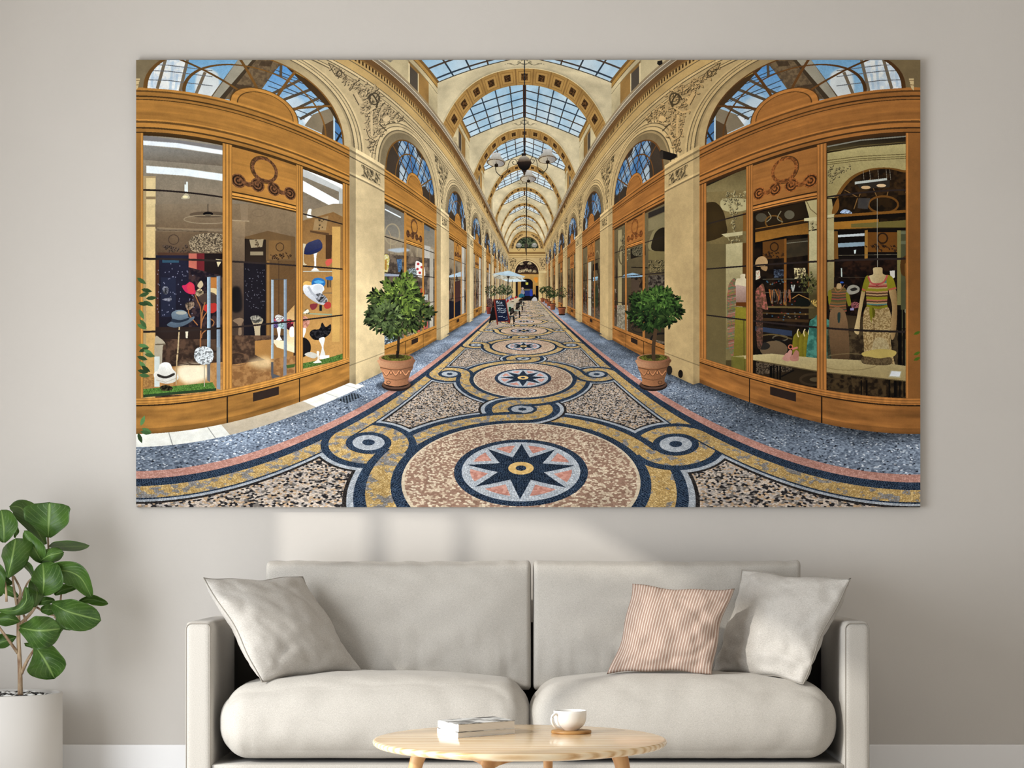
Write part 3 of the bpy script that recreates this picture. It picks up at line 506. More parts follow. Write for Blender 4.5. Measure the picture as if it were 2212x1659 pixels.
    P.poly([(1536, 60), (1562, 60), (1562, 190), (1640, 215), (1550, 240), (1536, 200)], C(96, 96, 100)); P.poly([(1672, 0), (1704, 0), (1704, 200), (1668, 215)], C(130, 132, 138)); P.poly([(1700, 95), (1800, 80), (1790, 115), (1710, 130)], C(84, 110, 52)); P.poly([(1850, 80), (2060, 40), (2212, 0), (2400, -60), (2400, 20), (2212, 60), (1850, 140)], P.noisy(C(66, 100, 44), C(112, 148, 70), .9, 7)); P.blob([(1990, 70), (2040, 30), (2030, -50), (2060, -50), (2055, 30), (2085, 65)], C(222, 218, 206))
    # ---------- right shop window
    P.clip = (gl == 2).astype(f32); P.z = 'a4'
    P.poly([(1130, 800), (2110, 800), (2110, 1030), (1130, 1030)], P.grad(C(34, 26, 22), C(96, 82, 52), 840, 1000)); P.line([(1140, 990), (1500, 920), (2100, 868)], 14, C(150, 146, 130)); P.line([(1140, 1040), (1500, 980), (2100, 930)], 5, C(140, 120, 70))
    P.poly([(1140, 1060), (1500, 1000), (2100, 950), (2100, 1700), (1140, 1700)], P.grad(C(196, 180, 124), C(168, 150, 98), 1000, 1700)); 
    for y in (1140, 1165, 1185): P.line([(1140, y), (1500, y - 45), (2100, y - 75)], 7, C(126, 108, 62))
    P.foliage([(1150, 1230), (1210, 1210), (1290, 1230), (1400, 1190), (1340, 1260), (1240, 1300), (1170, 1400)], C(176, 158, 110), 40, 7); P.blob([(1200, 1700), (1250, 1500), (1380, 1330), (1560, 1240), (1760, 1215), (1950, 1240), (2110, 1310), (2110, 1750)], C(140, 96, 40)); P.blob([(1240, 1700), (1290, 1500), (1420, 1340), (1580, 1260), (1760, 1230), (1930, 1260), (2110, 1340), (2110, 1750)], P.noisy(C(50, 34, 18), C(78, 54, 26), .1))
    for a in ([(1330, 1460), (1600, 1610)], [(1600, 1340), (1690, 1560)], [(1990, 1480), (2080, 1640)], [(1500, 1500), (1430, 1660)], [(1800, 1480), (1780, 1560)]): P.line(a, 9, C(150, 112, 62))
    P.ring(1735, 1640, 150, 80, 22, C(120, 80, 36)); P.poly([(1440, 1370), (1790, 1330), (1790, 1360), (1440, 1400)], C(196, 200, 190)); P.poly([(1460, 1395), (1820, 1350), (1820, 1430), (1500, 1450)], C(66, 58, 48)); P.ell(1560, 1432, 52, 18, C(214, 176, 128)); P.ell(1728, 1412, 52, 18, C(230, 196, 150)); P.emboss([(1310, 1570), (1350, 1545), (1395, 1580), (1370, 1620), (1320, 1610)], C(190, 200, 220), 5, .4)
    for x in (1530, 1600, 1690, 1780, 1820): P.line([(x, 1240), (x + 10, 1350)], 4, C(170, 160, 140))
    P.z = 'a3'; P.poly([(2000, 1350), (2500, 1100), (2500, 1700), (2000, 1700)], P.grad(C(120, 104, 66), C(176, 158, 108), 1250, 1600)); P.poly([(2000, 1380), (2500, 1140), (2500, 1210), (2000, 1440)], C(58, 50, 36)); 
    P.z = 'b4'
    P.poly([(-260, -120), (290, -150), (290, 2000), (-260, 2000)], P.grad(C(150, 130, 84), C(96, 82, 48), 0, 1500)); P.blob([(-10, -40), (120, -60), (280, -40), (270, 60), (120, 90), (0, 60)], C(196, 182, 134)); P.foliage([(20, -100), (130, -120), (270, -110), (200, 40), (130, 280), (100, 280), (90, 120), (40, 20)], C(178, 162, 116), 70, 7); P.blob([(-250, 60), (-100, -20), (0, 60), (40, 200), (30, 340), (-250, 400)], C(78, 60, 30)); P.poly([(-10, 330), (220, 300), (220, 340), (40, 365)], C(206, 192, 146)); P.foliage([(50, 370), (190, 360), (185, 420), (60, 425)], C(184, 168, 122), 18, 6); P.poly([(40, 440), (220, 420), (220, 1700), (40, 1700)], P.grad(C(206, 192, 144), C(140, 124, 80), 430, 1500)); P.poly([(-250, 430), (40, 440), (40, 2000), (-250, 2000)], C(126, 110, 70)); P.poly([(220, 430), (290, 420), (290, 900), (220, 900)], C(120, 80, 34)); P.poly([(226, 100), (290, 90), (290, 300), (226, 300)], C(150, 104, 46))
    P.poly([(350, 80), (1045, -90), (1045, 2100), (350, 2100)], P.noisy(C(30, 20, 14), C(52, 36, 22), .07, 5)); P.poly([(360, 100), (900, -20), (940, 150), (500, 240), (360, 280)], C(60, 44, 24)); P.poly([(890, -60), (1045, -90), (1045, 150), (950, 170)], C(196, 180, 130)); P.line([(900, -60), (960, 60), (1045, 130)], 8, C(130, 110, 70)); P.ell(425, 150, 60, 48, C(96, 88, 70)); P.ell(730, 120, 55, 48, C(112, 104, 84)); P.ring(560, 200, 90, 70, 16, C(130, 92, 40)); P.line([(500, 90), (530, 150), (480, 200)], 10, C(150, 140, 110), curve=True); P.line([(640, 80), (600, 160), (660, 200)], 10, C(150, 140, 110), curve=True)
    P.poly([(360, 270), (930, 165), (940, 330), (700, 350), (360, 420)], P.grad(C(150, 104, 42), C(176, 122, 50), 200, 400)); P.poly([(360, 280), (940, 175), (940, 205), (360, 310)], C(66, 44, 22)); P.poly([(890, 160), (1045, 140), (1045, 185), (890, 190)], C(216, 204, 156)); P.poly([(940, 190), (1045, 185), (1045, 270), (940, 290)], C(196, 182, 136)); P.foliage([(960, 210), (1040, 205), (1035, 270), (965, 275)], C(180, 164, 118), 10, 6); P.poly([(940, 300), (1045, 285), (1045, 1250), (940, 1250)], P.grad(C(206, 194, 146), C(96, 84, 50), 600, 1000))
    P.poly([(440, 415), (690, 380), (690, 590), (440, 600)], C(120, 78, 32)); P.ring(566, 470, 42, 46, 12, C(60, 40, 22)); P.foliage([(460, 530), (680, 520), (675, 575), (465, 580)], C(80, 54, 32), 30, 5); P.poly([(675, 380), (700, 378), (700, 1100), (665, 1100)], C(150, 98, 40)); P.poly([(930, 340), (945, 340), (945, 900), (930, 900)], C(130, 86, 36))
    P.line([(700, 430), (930, 405)], 8, C(196, 196, 180)); P.poly([(700, 400), (930, 370), (930, 560), (700, 590)], C(96, 86, 62), .6); P.poly([(780, 700), (905, 695), (910, 810), (785, 815)], P.noisy(C(70, 58, 40), C(232, 214, 160), .35)); P.poly([(560, 715), (665, 715), (665, 800), (560, 805)], P.noisy(C(36, 40, 52), C(90, 100, 116), .4)); 
    for y in (820, 965, 1130): P.line([(440, y), (940, y - 4)], 7, C(110, 104, 88))
    P.poly([(440, 1110), (1000, 1120), (1000, 1140), (440, 1130)], C(120, 100, 60)); P.poly([(440, 1180), (940, 1190), (940, 1210), (440, 1195)], C(100, 76, 40)); P.poly([(440, 1240), (940, 1260), (940, 1290), (440, 1270)], C(84, 60, 34))
    for i in range(46):
        x = rng.uniform(500, 740); P.line([(x, 935 + 8 * np.sin(x)), (x + rng.normal(0, 14), 1000 + rng.uniform(0, 90))], 9, [C(196, 120, 50), C(120, 110, 96), C(170, 90, 60), C(70, 60, 52)][i % 4], .85)
    for i in range(60):
        P.ell(rng.uniform(450, 930), rng.choice([870, 1080, 1220]) + rng.normal(0, 22), 9, 7, [C(120, 120, 112), C(160, 130, 80), C(70, 120, 150), C(150, 60, 50)][i % 4], .8)
    P.line([(760, 1030), (830, 985), (950, 1040)], 10, C(176, 130, 70)); P.blob([(790, 1080), (850, 1020), (950, 1060), (940, 1110), (800, 1110)], C(30, 34, 26)); P.line([(755, 880), (768, 950), (785, 880)], 14, C(190, 190, 180), curve=True); P.bush(1746, 612, 15, 20, 90, 9, [C(40, 40, 22), C(84, 84, 44), C(110, 108, 60), C(134, 130, 70)])
    P.blob([(365, 620), (400, 580), (450, 572), (490, 610), (490, 660), (440, 680), (365, 680)], C(196, 160, 112)); P.blob([(420, 690), (490, 680), (480, 730), (440, 720)], C(176, 140, 96)); P.poly([(365, 730), (410, 720), (415, 810), (365, 830)], P.noisy(C(214, 206, 180), C(196, 110, 80), .5, 3, .6)); P.blob([(400, 900), (450, 880), (490, 1100), (495, 1150), (440, 1140), (370, 1100), (365, 950)], P.noisy(C(120, 84, 60), C(190, 110, 96), .25, 6))
    P.poly([(360, 1310), (1045, 1380), (1045, 2100), (360, 2100)], C(46, 34, 22)); P.poly([(360, 1330), (760, 1380), (760, 1440), (360, 1380)], C(60, 72, 96)); P.ell(560, 1580, 150, 90, C(126, 104, 76)); P.ell(450, 1545, 70, 42, C(60, 54, 48)); P.ring(630, 1460, 80, 30, 14, C(110, 100, 80)); P.ring(560, 1580, 170, 105, 18, C(36, 32, 30)); P.line([(380, 1440), (560, 1420), (760, 1470)], 14, C(116, 96, 56), curve=True)
    P.emboss([(965, 1060), (1000, 1040), (1040, 1060), (1030, 1120), (990, 1100)], C(206, 170, 90), 6, .4)
    # hanging knitwear and teal dress
    for x in (770, 840, 890): P.blob([(x, 1460), (x + 40, 1400), (x + 75, 1390), (x + 100, 1470), (x + 80, 1700), (x + 50, 1760), (x - 5, 1640)], P.grad(C(150, 138, 36), C(112, 100, 26), x, x + 100, True)); P.line([(x + 60, 1360), (x + 45, 1400), (x + 60, 1450)], 12, C(226, 204, 150), curve=True)
    P.blob([(1000, 1240), (1045, 1200), (1140, 1250), (1195, 1320), (1215, 1560), (1225, 1800), (1080, 1830), (925, 1800), (915, 1600), (940, 1400), (950, 1280)], P.noisy(C(60, 118, 104), C(92, 156, 138), .12, 4))
    # right pane
    P.poly([(1140, -60), (2100, -100), (2100, 150), (1215, 300), (1140, 150)], P.noisy(C(64, 44, 20), C(40, 28, 14), .1)); P.poly([(1140, -50), (1190, -50), (1215, 130), (1140, 140)], C(190, 174, 122)); P.blob([(1190, 100), (1220, 0), (1260, -60), (1270, 40), (1230, 110)], C(150, 100, 40)); P.ring(1750, 10, 160, 90, 22, C(130, 86, 34)); P.poly([(1480, -60), (1610, -60), (1580, 60), (1470, 50)], C(86, 84, 84), .8); P.emboss([(1280, 100), (1330, 60), (1400, 85), (1400, 110)], C(170, 190, 220)); P.line([(1430, 60), (1470, -60)], 10, C(150, 110, 60))
    P.poly([(1140, 125), (1220, 110), (1220, 150), (1140, 155)], C(216, 204, 156)); P.poly([(1215, 120), (2100, 60), (2100, 90), (1215, 150)], C(150, 100, 38)); P.poly([(1215, 150), (2100, 90), (2100, 130), (1215, 200)], C(36, 24, 14)); P.poly([(1215, 200), (1700, 165), (1700, 260), (1215, 280)], C(184, 128, 48)); P.poly([(1400, 220), (2100, 170), (2100, 260), (1400, 260)], C(130, 116, 60)); P.poly([(1140, 160), (1215, 155), (1215, 290), (1140, 290)], C(190, 174, 124)); P.poly([(1140, 290), (1215, 285), (1215, 1000), (1140, 1000)], P.grad(C(200, 186, 136), C(150, 134, 90), 300, 1000))
    P.poly([(1215, 290), (2100, 260), (2100, 600), (1215, 640)], C(34, 24, 18)); P.poly([(1255, 340), (1545, 320), (1545, 350), (1255, 365)], C(206, 214, 214)); P.poly([(1255, 430), (1545, 415), (1545, 460), (1255, 475)], C(150, 172, 184)); P.poly([(1938, 300), (2100, 300), (2100, 330), (1938, 330)], C(196, 206, 200)); P.poly([(1938, 405), (2100, 400), (2100, 440), (1938, 440)], C(180, 194, 190)); P.poly([(1548, 290), (1580, 285), (1580, 760), (1545, 760)], C(176, 128, 54)); P.poly([(1215, 300), (1255, 300), (1265, 800), (1215, 800)], C(140, 96, 40)); P.poly([(1580, 310), (1900, 310), (1900, 525), (1580, 525)], C(132, 84, 30)); P.ring(1742, 375, 52, 54, 16, C(64, 42, 22)); P.foliage([(1585, 450), (1740, 430), (1895, 450), (1890, 500), (1590, 500)], C(84, 56, 32), 36, 6); P.poly([(1900, 290), (1940, 290), (1940, 1100), (1900, 1100)], C(150, 140, 84)); P.poly([(1940, 290), (2100, 290), (2100, 2000), (1940, 2000)], C(110, 112, 76), .85)
    P.poly([(1220, 600), (1900, 600), (1900, 1350), (1220, 1350)], P.noisy(C(34, 20, 14), C(66, 40, 24), .1, 3)); P.poly([(1430, 505), (1455, 500), (1450, 540), (1435, 545)], C(220, 230, 226)); P.poly([(2060, 480), (2080, 480), (2085, 530), (2055, 530)], C(226, 230, 210)); P.line([(1265, 800), (1590, 800)], 6, C(90, 80, 66)); P.line([(1265, 562), (1900, 550)], 6, C(120, 110, 90)); P.line([(1295, 700), (1298, 795)], 14, C(190, 200, 190)); P.line([(1684, -60), (1686, 690)], 5, C(170, 166, 150))
    P.blob([(1935, 640), (1980, 570), (2050, 545), (2110, 550), (2110, 760), (1960, 780)], C(110, 72, 30)); P.blob([(1985, 650), (2040, 700), (2090, 650), (2060, 800), (2000, 870)], C(150, 108, 50)); P.blob([(1995, 800), (2060, 760), (2110, 800), (2110, 1100), (2060, 1500), (2000, 1500), (2020, 1100)], C(84, 50, 28)); P.poly([(1820, 730), (1875, 725), (1875, 800), (1830, 830)], C(216, 210, 196))
    P.blob([(1350, 950), (1370, 900), (1430, 880), (1490, 910), (1480, 960), (1410, 985), (1360, 980)], C(166, 160, 144)); P.blob([(1390, 930), (1440, 910), (1470, 930), (1420, 950)], C(60, 54, 48)); P.emboss([(1400, 1080), (1450, 1065), (1490, 1090), (1480, 1130), (1410, 1130)], C(170, 100, 100), 7, .5); P.ell(1300, 855, 20, 10, C(60, 100, 190)); P.poly([(1390, 1135), (1430, 1130), (1430, 1160), (1390, 1160)], C(160, 150, 190))
    P.poly([(1220, 1200), (1560, 1230), (1560, 2000), (1220, 2000)], P.grad(C(84, 66, 42), C(120, 98, 66), 1200, 1700)); P.poly([(1140, 1340), (2100, 1380), (2100, 2100), (1140, 2100)], P.noisy(C(58, 44, 28), C(104, 86, 58), .12, 5), .8); P.poly([(1910, 1150), (1950, 1150), (1950, 2100), (1910, 2100)], C(24, 18, 14)); P.poly([(1960, 1150), (1985, 1150), (1985, 2100), (1960, 2100)], C(36, 28, 20)); P.line([(1900, 1360), (2000, 1360)], 12, C(20, 16, 14)); P.ell(2010, 1165, 30, 30, C(150, 150, 120)); P.poly([(1985, 1470), (2100, 1470), (2100, 2000), (1985, 2000)], C(120, 134, 96), .6)
    def stripes(cols, y0, y1, x0, x1, f=None):
        n = len(cols); e = np.linspace(y0, y1, n + 1)
        for i, c in enumerate(cols): P.poly([(x0, e[i]), ((x0 + x1) / 2, e[i] + 10), (x1, e[i]), (x1, e[i + 1] + 1), ((x0 + x1) / 2, e[i + 1] + 11), (x0, e[i + 1] + 1)], C(*c))
    yl, co, tl, br, te = (162, 152, 40), (206, 120, 104), (96, 140, 128), (112, 76, 52), (196, 160, 112)
    # smaller mannequin
    P.blob([(1170, 950), (1235, 905), (1290, 900), (1350, 940), (1345, 1100), (1340, 1180), (1180, 1170), (1165, 1060)], C(136, 108, 60)); P.z = 'b4'
    cl = P.clip; mk = np.zeros((H, W, 3), f32); Q = Paint(mk, S); Q.z = 'b4'; Q.blob([(1170, 950), (1235, 905), (1290, 900), (1350, 940), (1345, 1100), (1340, 1180), (1180, 1170), (1165, 1060)], C(255, 255, 255)); P.clip = cl * mk[..., 0]; stripes([(120, 104, 56), (150, 110, 60), (104, 96, 70), (176, 110, 70), (110, 90, 56), (150, 100, 66), (90, 92, 66), (170, 90, 70), (96, 100, 60)] * 2, 920, 1185, 1150, 1360); P.clip = cl
    P.blob([(1250, 870), (1290, 870), (1292, 920), (1245, 920)], C(196, 164, 116)); P.blob([(1150, 960), (1180, 940), (1190, 1010), (1160, 1100)], C(150, 140, 40)); P.blob([(1345, 960), (1380, 990), (1400, 1090), (1370, 1110), (1345, 1020)], C(150, 142, 40)); P.line([(1215, 910), (1260, 960), (1330, 880)], 8, C(176, 120, 80), curve=True); P.blob([(1170, 1180), (1340, 1190), (1380, 1700), (1280, 1720), (1190, 1700)], P.grad(C(150, 116, 80), C(110, 84, 56), 1180, 1700)); P.blob([(1255, 1190), (1285, 1190), (1275, 1290), (1255, 1280)], C(56, 76, 70))
    # big mannequin
    P.blob([(1520, 930), (1555, 940), (1530, 1080), (1500, 1250), (1495, 1340), (1480, 1420), (1440, 1400), (1435, 1360), (1460, 1250), (1490, 1080)], P.grad(C(214, 186, 132), C(184, 152, 100), 1460, 1560, True)); P.blob([(1810, 930), (1885, 930), (1900, 1100), (1895, 1300), (1880, 1420), (1850, 1480), (1830, 1440), (1830, 1300), (1845, 1120)], P.grad(C(196, 164, 112), C(160, 126, 80), 1810, 1900, True))
    P.blob([(1640, 700), (1700, 692), (1740, 700), (1745, 760), (1800, 790), (1750, 870), (1640, 870), (1590, 790), (1640, 765)], P.grad(C(222, 200, 150), C(190, 160, 110), 1600, 1800, True)); P.blob([(1530, 1260), (1565, 1120), (1700, 1090), (1800, 1120), (1835, 1250), (1830, 1500), (1885, 1900), (1700, 1960), (1560, 1900), (1540, 1560)], P.noisy(C(156, 126, 78), C(206, 178, 126), .45, 3)); P.line([(1650, 1300), (1650, 1700)], 10, C(120, 92, 56), .7); P.blob([(1640, 1500), (1780, 1480), (1840, 1700), (1830, 1900), (1640, 1900)], P.noisy(C(196, 176, 128), C(220, 204, 160), .6, 4), .6)
    body = [(1590, 790), (1600, 850), (1680, 890), (1760, 860), (1790, 775), (1830, 800), (1800, 950), (1790, 1090), (1795, 1115), (1690, 1125), (1570, 1105), (1560, 950), (1545, 850)]
    mk = np.zeros((H, W, 3), f32); Q = Paint(mk, S); Q.z = 'b4'; Q.fill(Q.pt(body), C(255, 255, 255)); P.clip = cl * mk[..., 0]; stripes([co, te, (176, 150, 96), tl, tl, te, co, (176, 70, 60), te, yl, yl, (200, 150, 110), br, te, br, yl, yl, (200, 120, 90), br, te, tl, br], 780, 1110, 1530, 1840); P.clip = cl
    P.blob([(1555, 800), (1590, 785), (1600, 860), (1560, 950), (1518, 940)], C(150, 142, 36)); P.blob([(1790, 775), (1850, 800), (1885, 900), (1880, 930), (1805, 930), (1785, 850)], C(160, 150, 36)); P.line([(1518, 925), (1555, 945)], 16, C(206, 100, 80)); P.line([(1805, 935), (1890, 915)], 18, C(206, 100, 80)); P.line([(1585, 790), (1620, 860), (1690, 872), (1755, 850), (1795, 775)], 18, C(206, 96, 88), curve=True)
    P.line([(1568, 1105), (1690, 1130), (1795, 1110)], 26, C(150, 144, 32), curve=True); P.blob([(1600, 1140), (1640, 1120), (1660, 1190), (1630, 1240), (1620, 1290), (1605, 1220)], C(150, 144, 36)); P.blob([(1630, 1130), (1655, 1150), (1660, 1200), (1640, 1240)], C(120, 112, 26))
    # left mannequin with long cardigan
    P.blob([(60, 960), (80, 860), (150, 820), (160, 1100), (150, 1600), (80, 1600), (50, 1100)], P.noisy(C(176, 110, 90), C(120, 130, 90), .35, 8)); 
    for i in range(26): P.line([(55 + rng.normal(0, 6), 900 + i * 27), (150, 880 + i * 27)], 9, C(*[co, tl, te, yl, br, (206, 150, 150)][i % 6]), .55)
    P.blob([(200, 770), (250, 765), (250, 810), (285, 830), (285, 910), (150, 900), (155, 820), (195, 810)], C(226, 208, 170)); P.poly([(148, 880), (290, 905), (290, 1070), (150, 1070)], P.grad(C(206, 176, 160), C(166, 132, 116), 880, 1070)); P.poly([(150, 1070), (290, 1070), (290, 1120), (150, 1110)], C(130, 72, 24)); P.poly([(145, 1120), (290, 1130), (290, 2000), (110, 2000)], P.grad(C(160, 148, 48), C(124, 112, 50), 1120, 1900)); P.line([(235, 1250), (240, 1900)], 12, C(96, 84, 36), .7); P.blob([(370, 1050), (430, 1060), (440, 1500), (380, 1540)], P.noisy(C(150, 96, 80), C(90, 70, 50), .35, 8), .8)
    P.z = 'c4'
    P.poly([(370, 0), (1060, 90), (1060, 330), (370, 230)], C(62, 48, 30)); P.poly([(370, 60), (760, 110), (760, 160), (370, 200)], P.noisy(C(52, 42, 32), C(120, 102, 80), .5)); P.poly([(1140, 150), (2100, 240), (2100, 460), (1140, 380)], P.noisy(C(50, 36, 20), C(92, 72, 44), .12, 4)); P.poly([(1990, 200), (2100, 190), (2100, 360), (1990, 330)], P.noisy(C(60, 50, 36), C(130, 112, 84), .5))
    for x in (530, 560, 600, 630, 1510, 1570, 1815, 1880, 1930, 1975): P.line([(x, 100 + (x > 1400) * 160), (x, 250 + (x > 1400) * 190)], 16 + 14 * (x in (1880, 530)), C(24, 18, 14))
    P.ring(1010, 250, 160, 60, 26, C(78, 62, 42)); P.ell(1010, 250, 60, 24, C(104, 88, 62)); P.ring(1230, 300, 150, 60, 16, C(80, 62, 38)); P.line([(640, 220), (780, 150)], 14, C(30, 24, 20))
    P.poly([(100, 0), (370, -20), (540, -30), (1060, 20), (1500, 40), (2060, 110), (2020, 270), (1700, 240), (1140, 175), (700, 110), (370, 45)], P.grad(C(206, 186, 134), C(176, 154, 104), -20, 260)); P.poly([(370, 40), (1060, 160), (2010, 265), (2005, 275), (1060, 172), (370, 52)], C(120, 102, 66)); P.ring(1380, 60, 330, 90, 10, C(150, 130, 86), .6)
    P.blob([(1520, -40), (1700, -80), (1880, -60), (1860, 0), (1700, 30), (1560, 10)], C(206, 180, 100)); P.blob([(1530, 0), (1700, 20), (1830, 10), (1820, 90), (1540, 80)], P.noisy(C(86, 66, 42), C(120, 98, 66), .4), .8); P.poly([(1830, 150), (1950, 160), (1935, 235), (1805, 225)], C(196, 186, 150)); P.poly([(1840, 158), (1940, 165), (1925, 220), (1818, 212)], C(232, 234, 234))
    P.poly([(100, 0), (240, 0), (240, 150), (100, 110)], C(130, 124, 54), .8)
    P.blob([(655, 30), (665, 0), (700, -40), (735, -20), (735, 45), (690, 50)], C(206, 150, 132)); P.blob([(735, 30), (750, -10), (800, -30), (830, 0), (825, 45), (760, 52)], C(196, 138, 118)); P.z = 'b4'; P.ring(742, 1555, 22, 22, 12, C(214, 120, 90)); P.line([(760, 1580), (820, 1560)], 22, C(214, 130, 110)); P.blob([(700, 1640), (730, 1590), (760, 1600), (745, 1660), (700, 1680)], C(206, 150, 136)); P.blob([(770, 1640), (800, 1590), (830, 1610), (830, 1660), (780, 1690)], C(190, 130, 112))
    P.clip = None; P.mir = False
    # ---------- second bays: goods behind glass
    P.z = 'b2'; P.clip = (gl == 5).astype(f32)
    P.poly([(655, 0), (1200, 250), (1200, 480), (655, 330)], P.grad(C(120, 118, 112), C(150, 140, 122), 0, 480)); P.line([(660, 60), (835, 150)], 14, C(226, 232, 232)); P.ring(740, 330, 80, 110, 14, C(176, 160, 128), .8); P.line([(700, 290), (780, 470)], 9, C(170, 150, 120)); P.blob([(690, 500), (860, 480), (930, 510), (800, 530)], C(176, 190, 204), .8, 1)
    P.poly([(655, 540), (1200, 600), (1200, 1500), (655, 1700)], P.noisy(C(78, 66, 58), C(128, 110, 92), .12, 3), .8); P.blob([(655, 565), (700, 560), (710, 620), (690, 740), (655, 745)], P.noisy(C(214, 206, 170), C(190, 170, 60), .5, 2)); P.blob([(660, 620), (680, 610), (680, 700), (660, 720)], C(176, 120, 50), .8); P.poly([(790, 605), (845, 600), (845, 745), (805, 740)], P.noisy(C(60, 90, 130), C(96, 130, 160), .5)); P.poly([(870, 610), (890, 640), (890, 720), (870, 720)], C(80, 110, 140))
    P.blob([(995, 630), (1050, 640), (1085, 680), (1095, 790), (1005, 780)], C(226, 218, 210)); 
    for x, y in ((1022, 655), (1015, 710), (1060, 690), (1040, 750)): P.ell(x, y, 14, 14, C(196, 60, 60))
    P.poly([(655, 760), (840, 760), (840, 790), (655, 790)], C(150, 156, 170)); P.emboss([(900, 720), (990, 700), (1000, 790), (910, 780)], C(150, 160, 160), 5, .5); P.emboss([(875, 840), (970, 830), (980, 900), (880, 890)], C(196, 180, 160), 5, .5); P.blob([(985, 920), (1080, 925), (1090, 985), (990, 975)], C(176, 80, 56)); P.poly([(1075, 990), (1125, 985), (1125, 1050), (1078, 1040)], C(196, 200, 190))
    for x in (1075, 1095, 1115): P.line([(x, 850), (x, 1180)], 5, C(60, 54, 50))
    P.poly([(655, 1340), (840, 1330), (840, 1480), (655, 1530)], P.noisy(C(70, 80, 90), C(176, 190, 196), .5, 5)); P.poly([(870, 1330), (1040, 1290), (1040, 1400), (870, 1450)], P.noisy(C(96, 84, 66), C(176, 160, 130), .5, 5)); P.poly([(975, 1330), (1040, 1310), (1040, 1390), (985, 1400)], C(190, 96, 86)); P.poly([(1070, 1300), (1125, 1280), (1125, 1350), (1070, 1370)], C(190, 96, 86)); P.poly([(770, 1390), (800, 1380), (800, 1440), (770, 1450)], C(60, 150, 196)); P.poly([(1145, 480), (1187, 500), (1187, 1360), (1145, 1370)], C(178, 170, 154)); P.poly([(1068, 215), (1145, 250), (1145, 300), (1068, 270)], C(110, 118, 124))
    P.poly([(1358, 780), (1500, 735), (1510, 790), (1358, 800)], C(176, 196, 210)); P.line([(1440, 780), (1440, 830)], 8, C(60, 50, 44)); P.poly([(1358, 1050), (1400, 1060), (1480, 1050), (1480, 1240), (1358, 1270)], C(40, 40, 54)); P.poly([(1415, 850), (1480, 830), (1480, 1050), (1415, 1080)], C(92, 60, 54))
    P.z = 'b3'; P.clip = (gl == 6).astype(f32)
    P.poly([(1070, 280), (1600, 60), (1600, 1500), (1070, 1400)], P.grad(C(130, 116, 82), C(80, 66, 46), 200, 1300)); P.poly([(1080, 290), (1120, 280), (1120, 1380), (1080, 1380)], C(176, 158, 114)); P.foliage([(1125, 330), (1190, 290), (1190, 600), (1130, 560)], C(160, 146, 108), 40, 6); P.ring(1130, 560, 40, 100, 14, C(120, 104, 70)); P.poly([(1410, 100), (1600, 20), (1600, 80), (1410, 160)], C(70, 62, 54)); P.poly([(1410, 170), (1600, 90), (1600, 240), (1410, 300)], C(150, 136, 98)); P.blob([(1420, 500), (1440, 340), (1500, 260), (1590, 230), (1640, 300), (1640, 500)], C(150, 136, 96)); P.blob([(1450, 500), (1470, 350), (1520, 280), (1590, 260), (1640, 320), (1640, 500)], C(62, 50, 32))
    P.poly([(1220, 490), (1380, 450), (1380, 560), (1220, 600)], C(56, 46, 34)); P.emboss([(1240, 490), (1360, 460), (1360, 560), (1250, 560)], C(120, 110, 84), 6, .5); P.poly([(1410, 510), (1600, 520), (1600, 620), (1410, 610)], C(140, 124, 80)); P.line([(1225, 690), (1500, 700), (1500, 740)], 9, C(50, 40, 32)); P.emboss([(1420, 630), (1590, 620), (1590, 730), (1430, 740)], C(140, 124, 84), 5, .4)
    P.poly([(1115, 800), (1150, 770), (1240, 750), (1330, 770), (1380, 790), (1250, 800)], C(150, 180, 200)); P.poly([(1225, 800), (1380, 800), (1380, 1300), (1225, 1380)], P.noisy(C(52, 40, 32), C(104, 84, 62), .2, 4)); P.poly([(1410, 780), (1600, 770), (1600, 1000), (1410, 960)], P.noisy(C(60, 50, 44), C(120, 108, 92), .25, 2)); P.poly([(1225, 830), (1310, 830), (1310, 940), (1225, 945)], C(96, 78, 62)); P.poly([(1070, 1100), (1190, 1100), (1190, 1390), (1070, 1370)], P.noisy(C(130, 120, 100), C(170, 160, 138), .5)); P.ring(1560, 1470, 120, 60, 20, C(44, 40, 38)); P.ring(1330, 1350, 100, 50, 12, C(60, 52, 44))
    P.poly([(750, 640), (790, 480), (790, 1230), (750, 1220)], C(196, 186, 160)); P.poly([(885, 400), (915, 385), (915, 1270), (885, 1270)], C(190, 196, 200)); P.poly([(810, 660), (862, 640), (862, 720), (810, 730)], C(46, 40, 38)); P.poly([(810, 800), (862, 790), (862, 830), (810, 840)], C(150, 190, 210)); P.blob([(830, 920), (860, 900), (860, 1100), (815, 1110)], C(70, 80, 56))
    P.clip = None
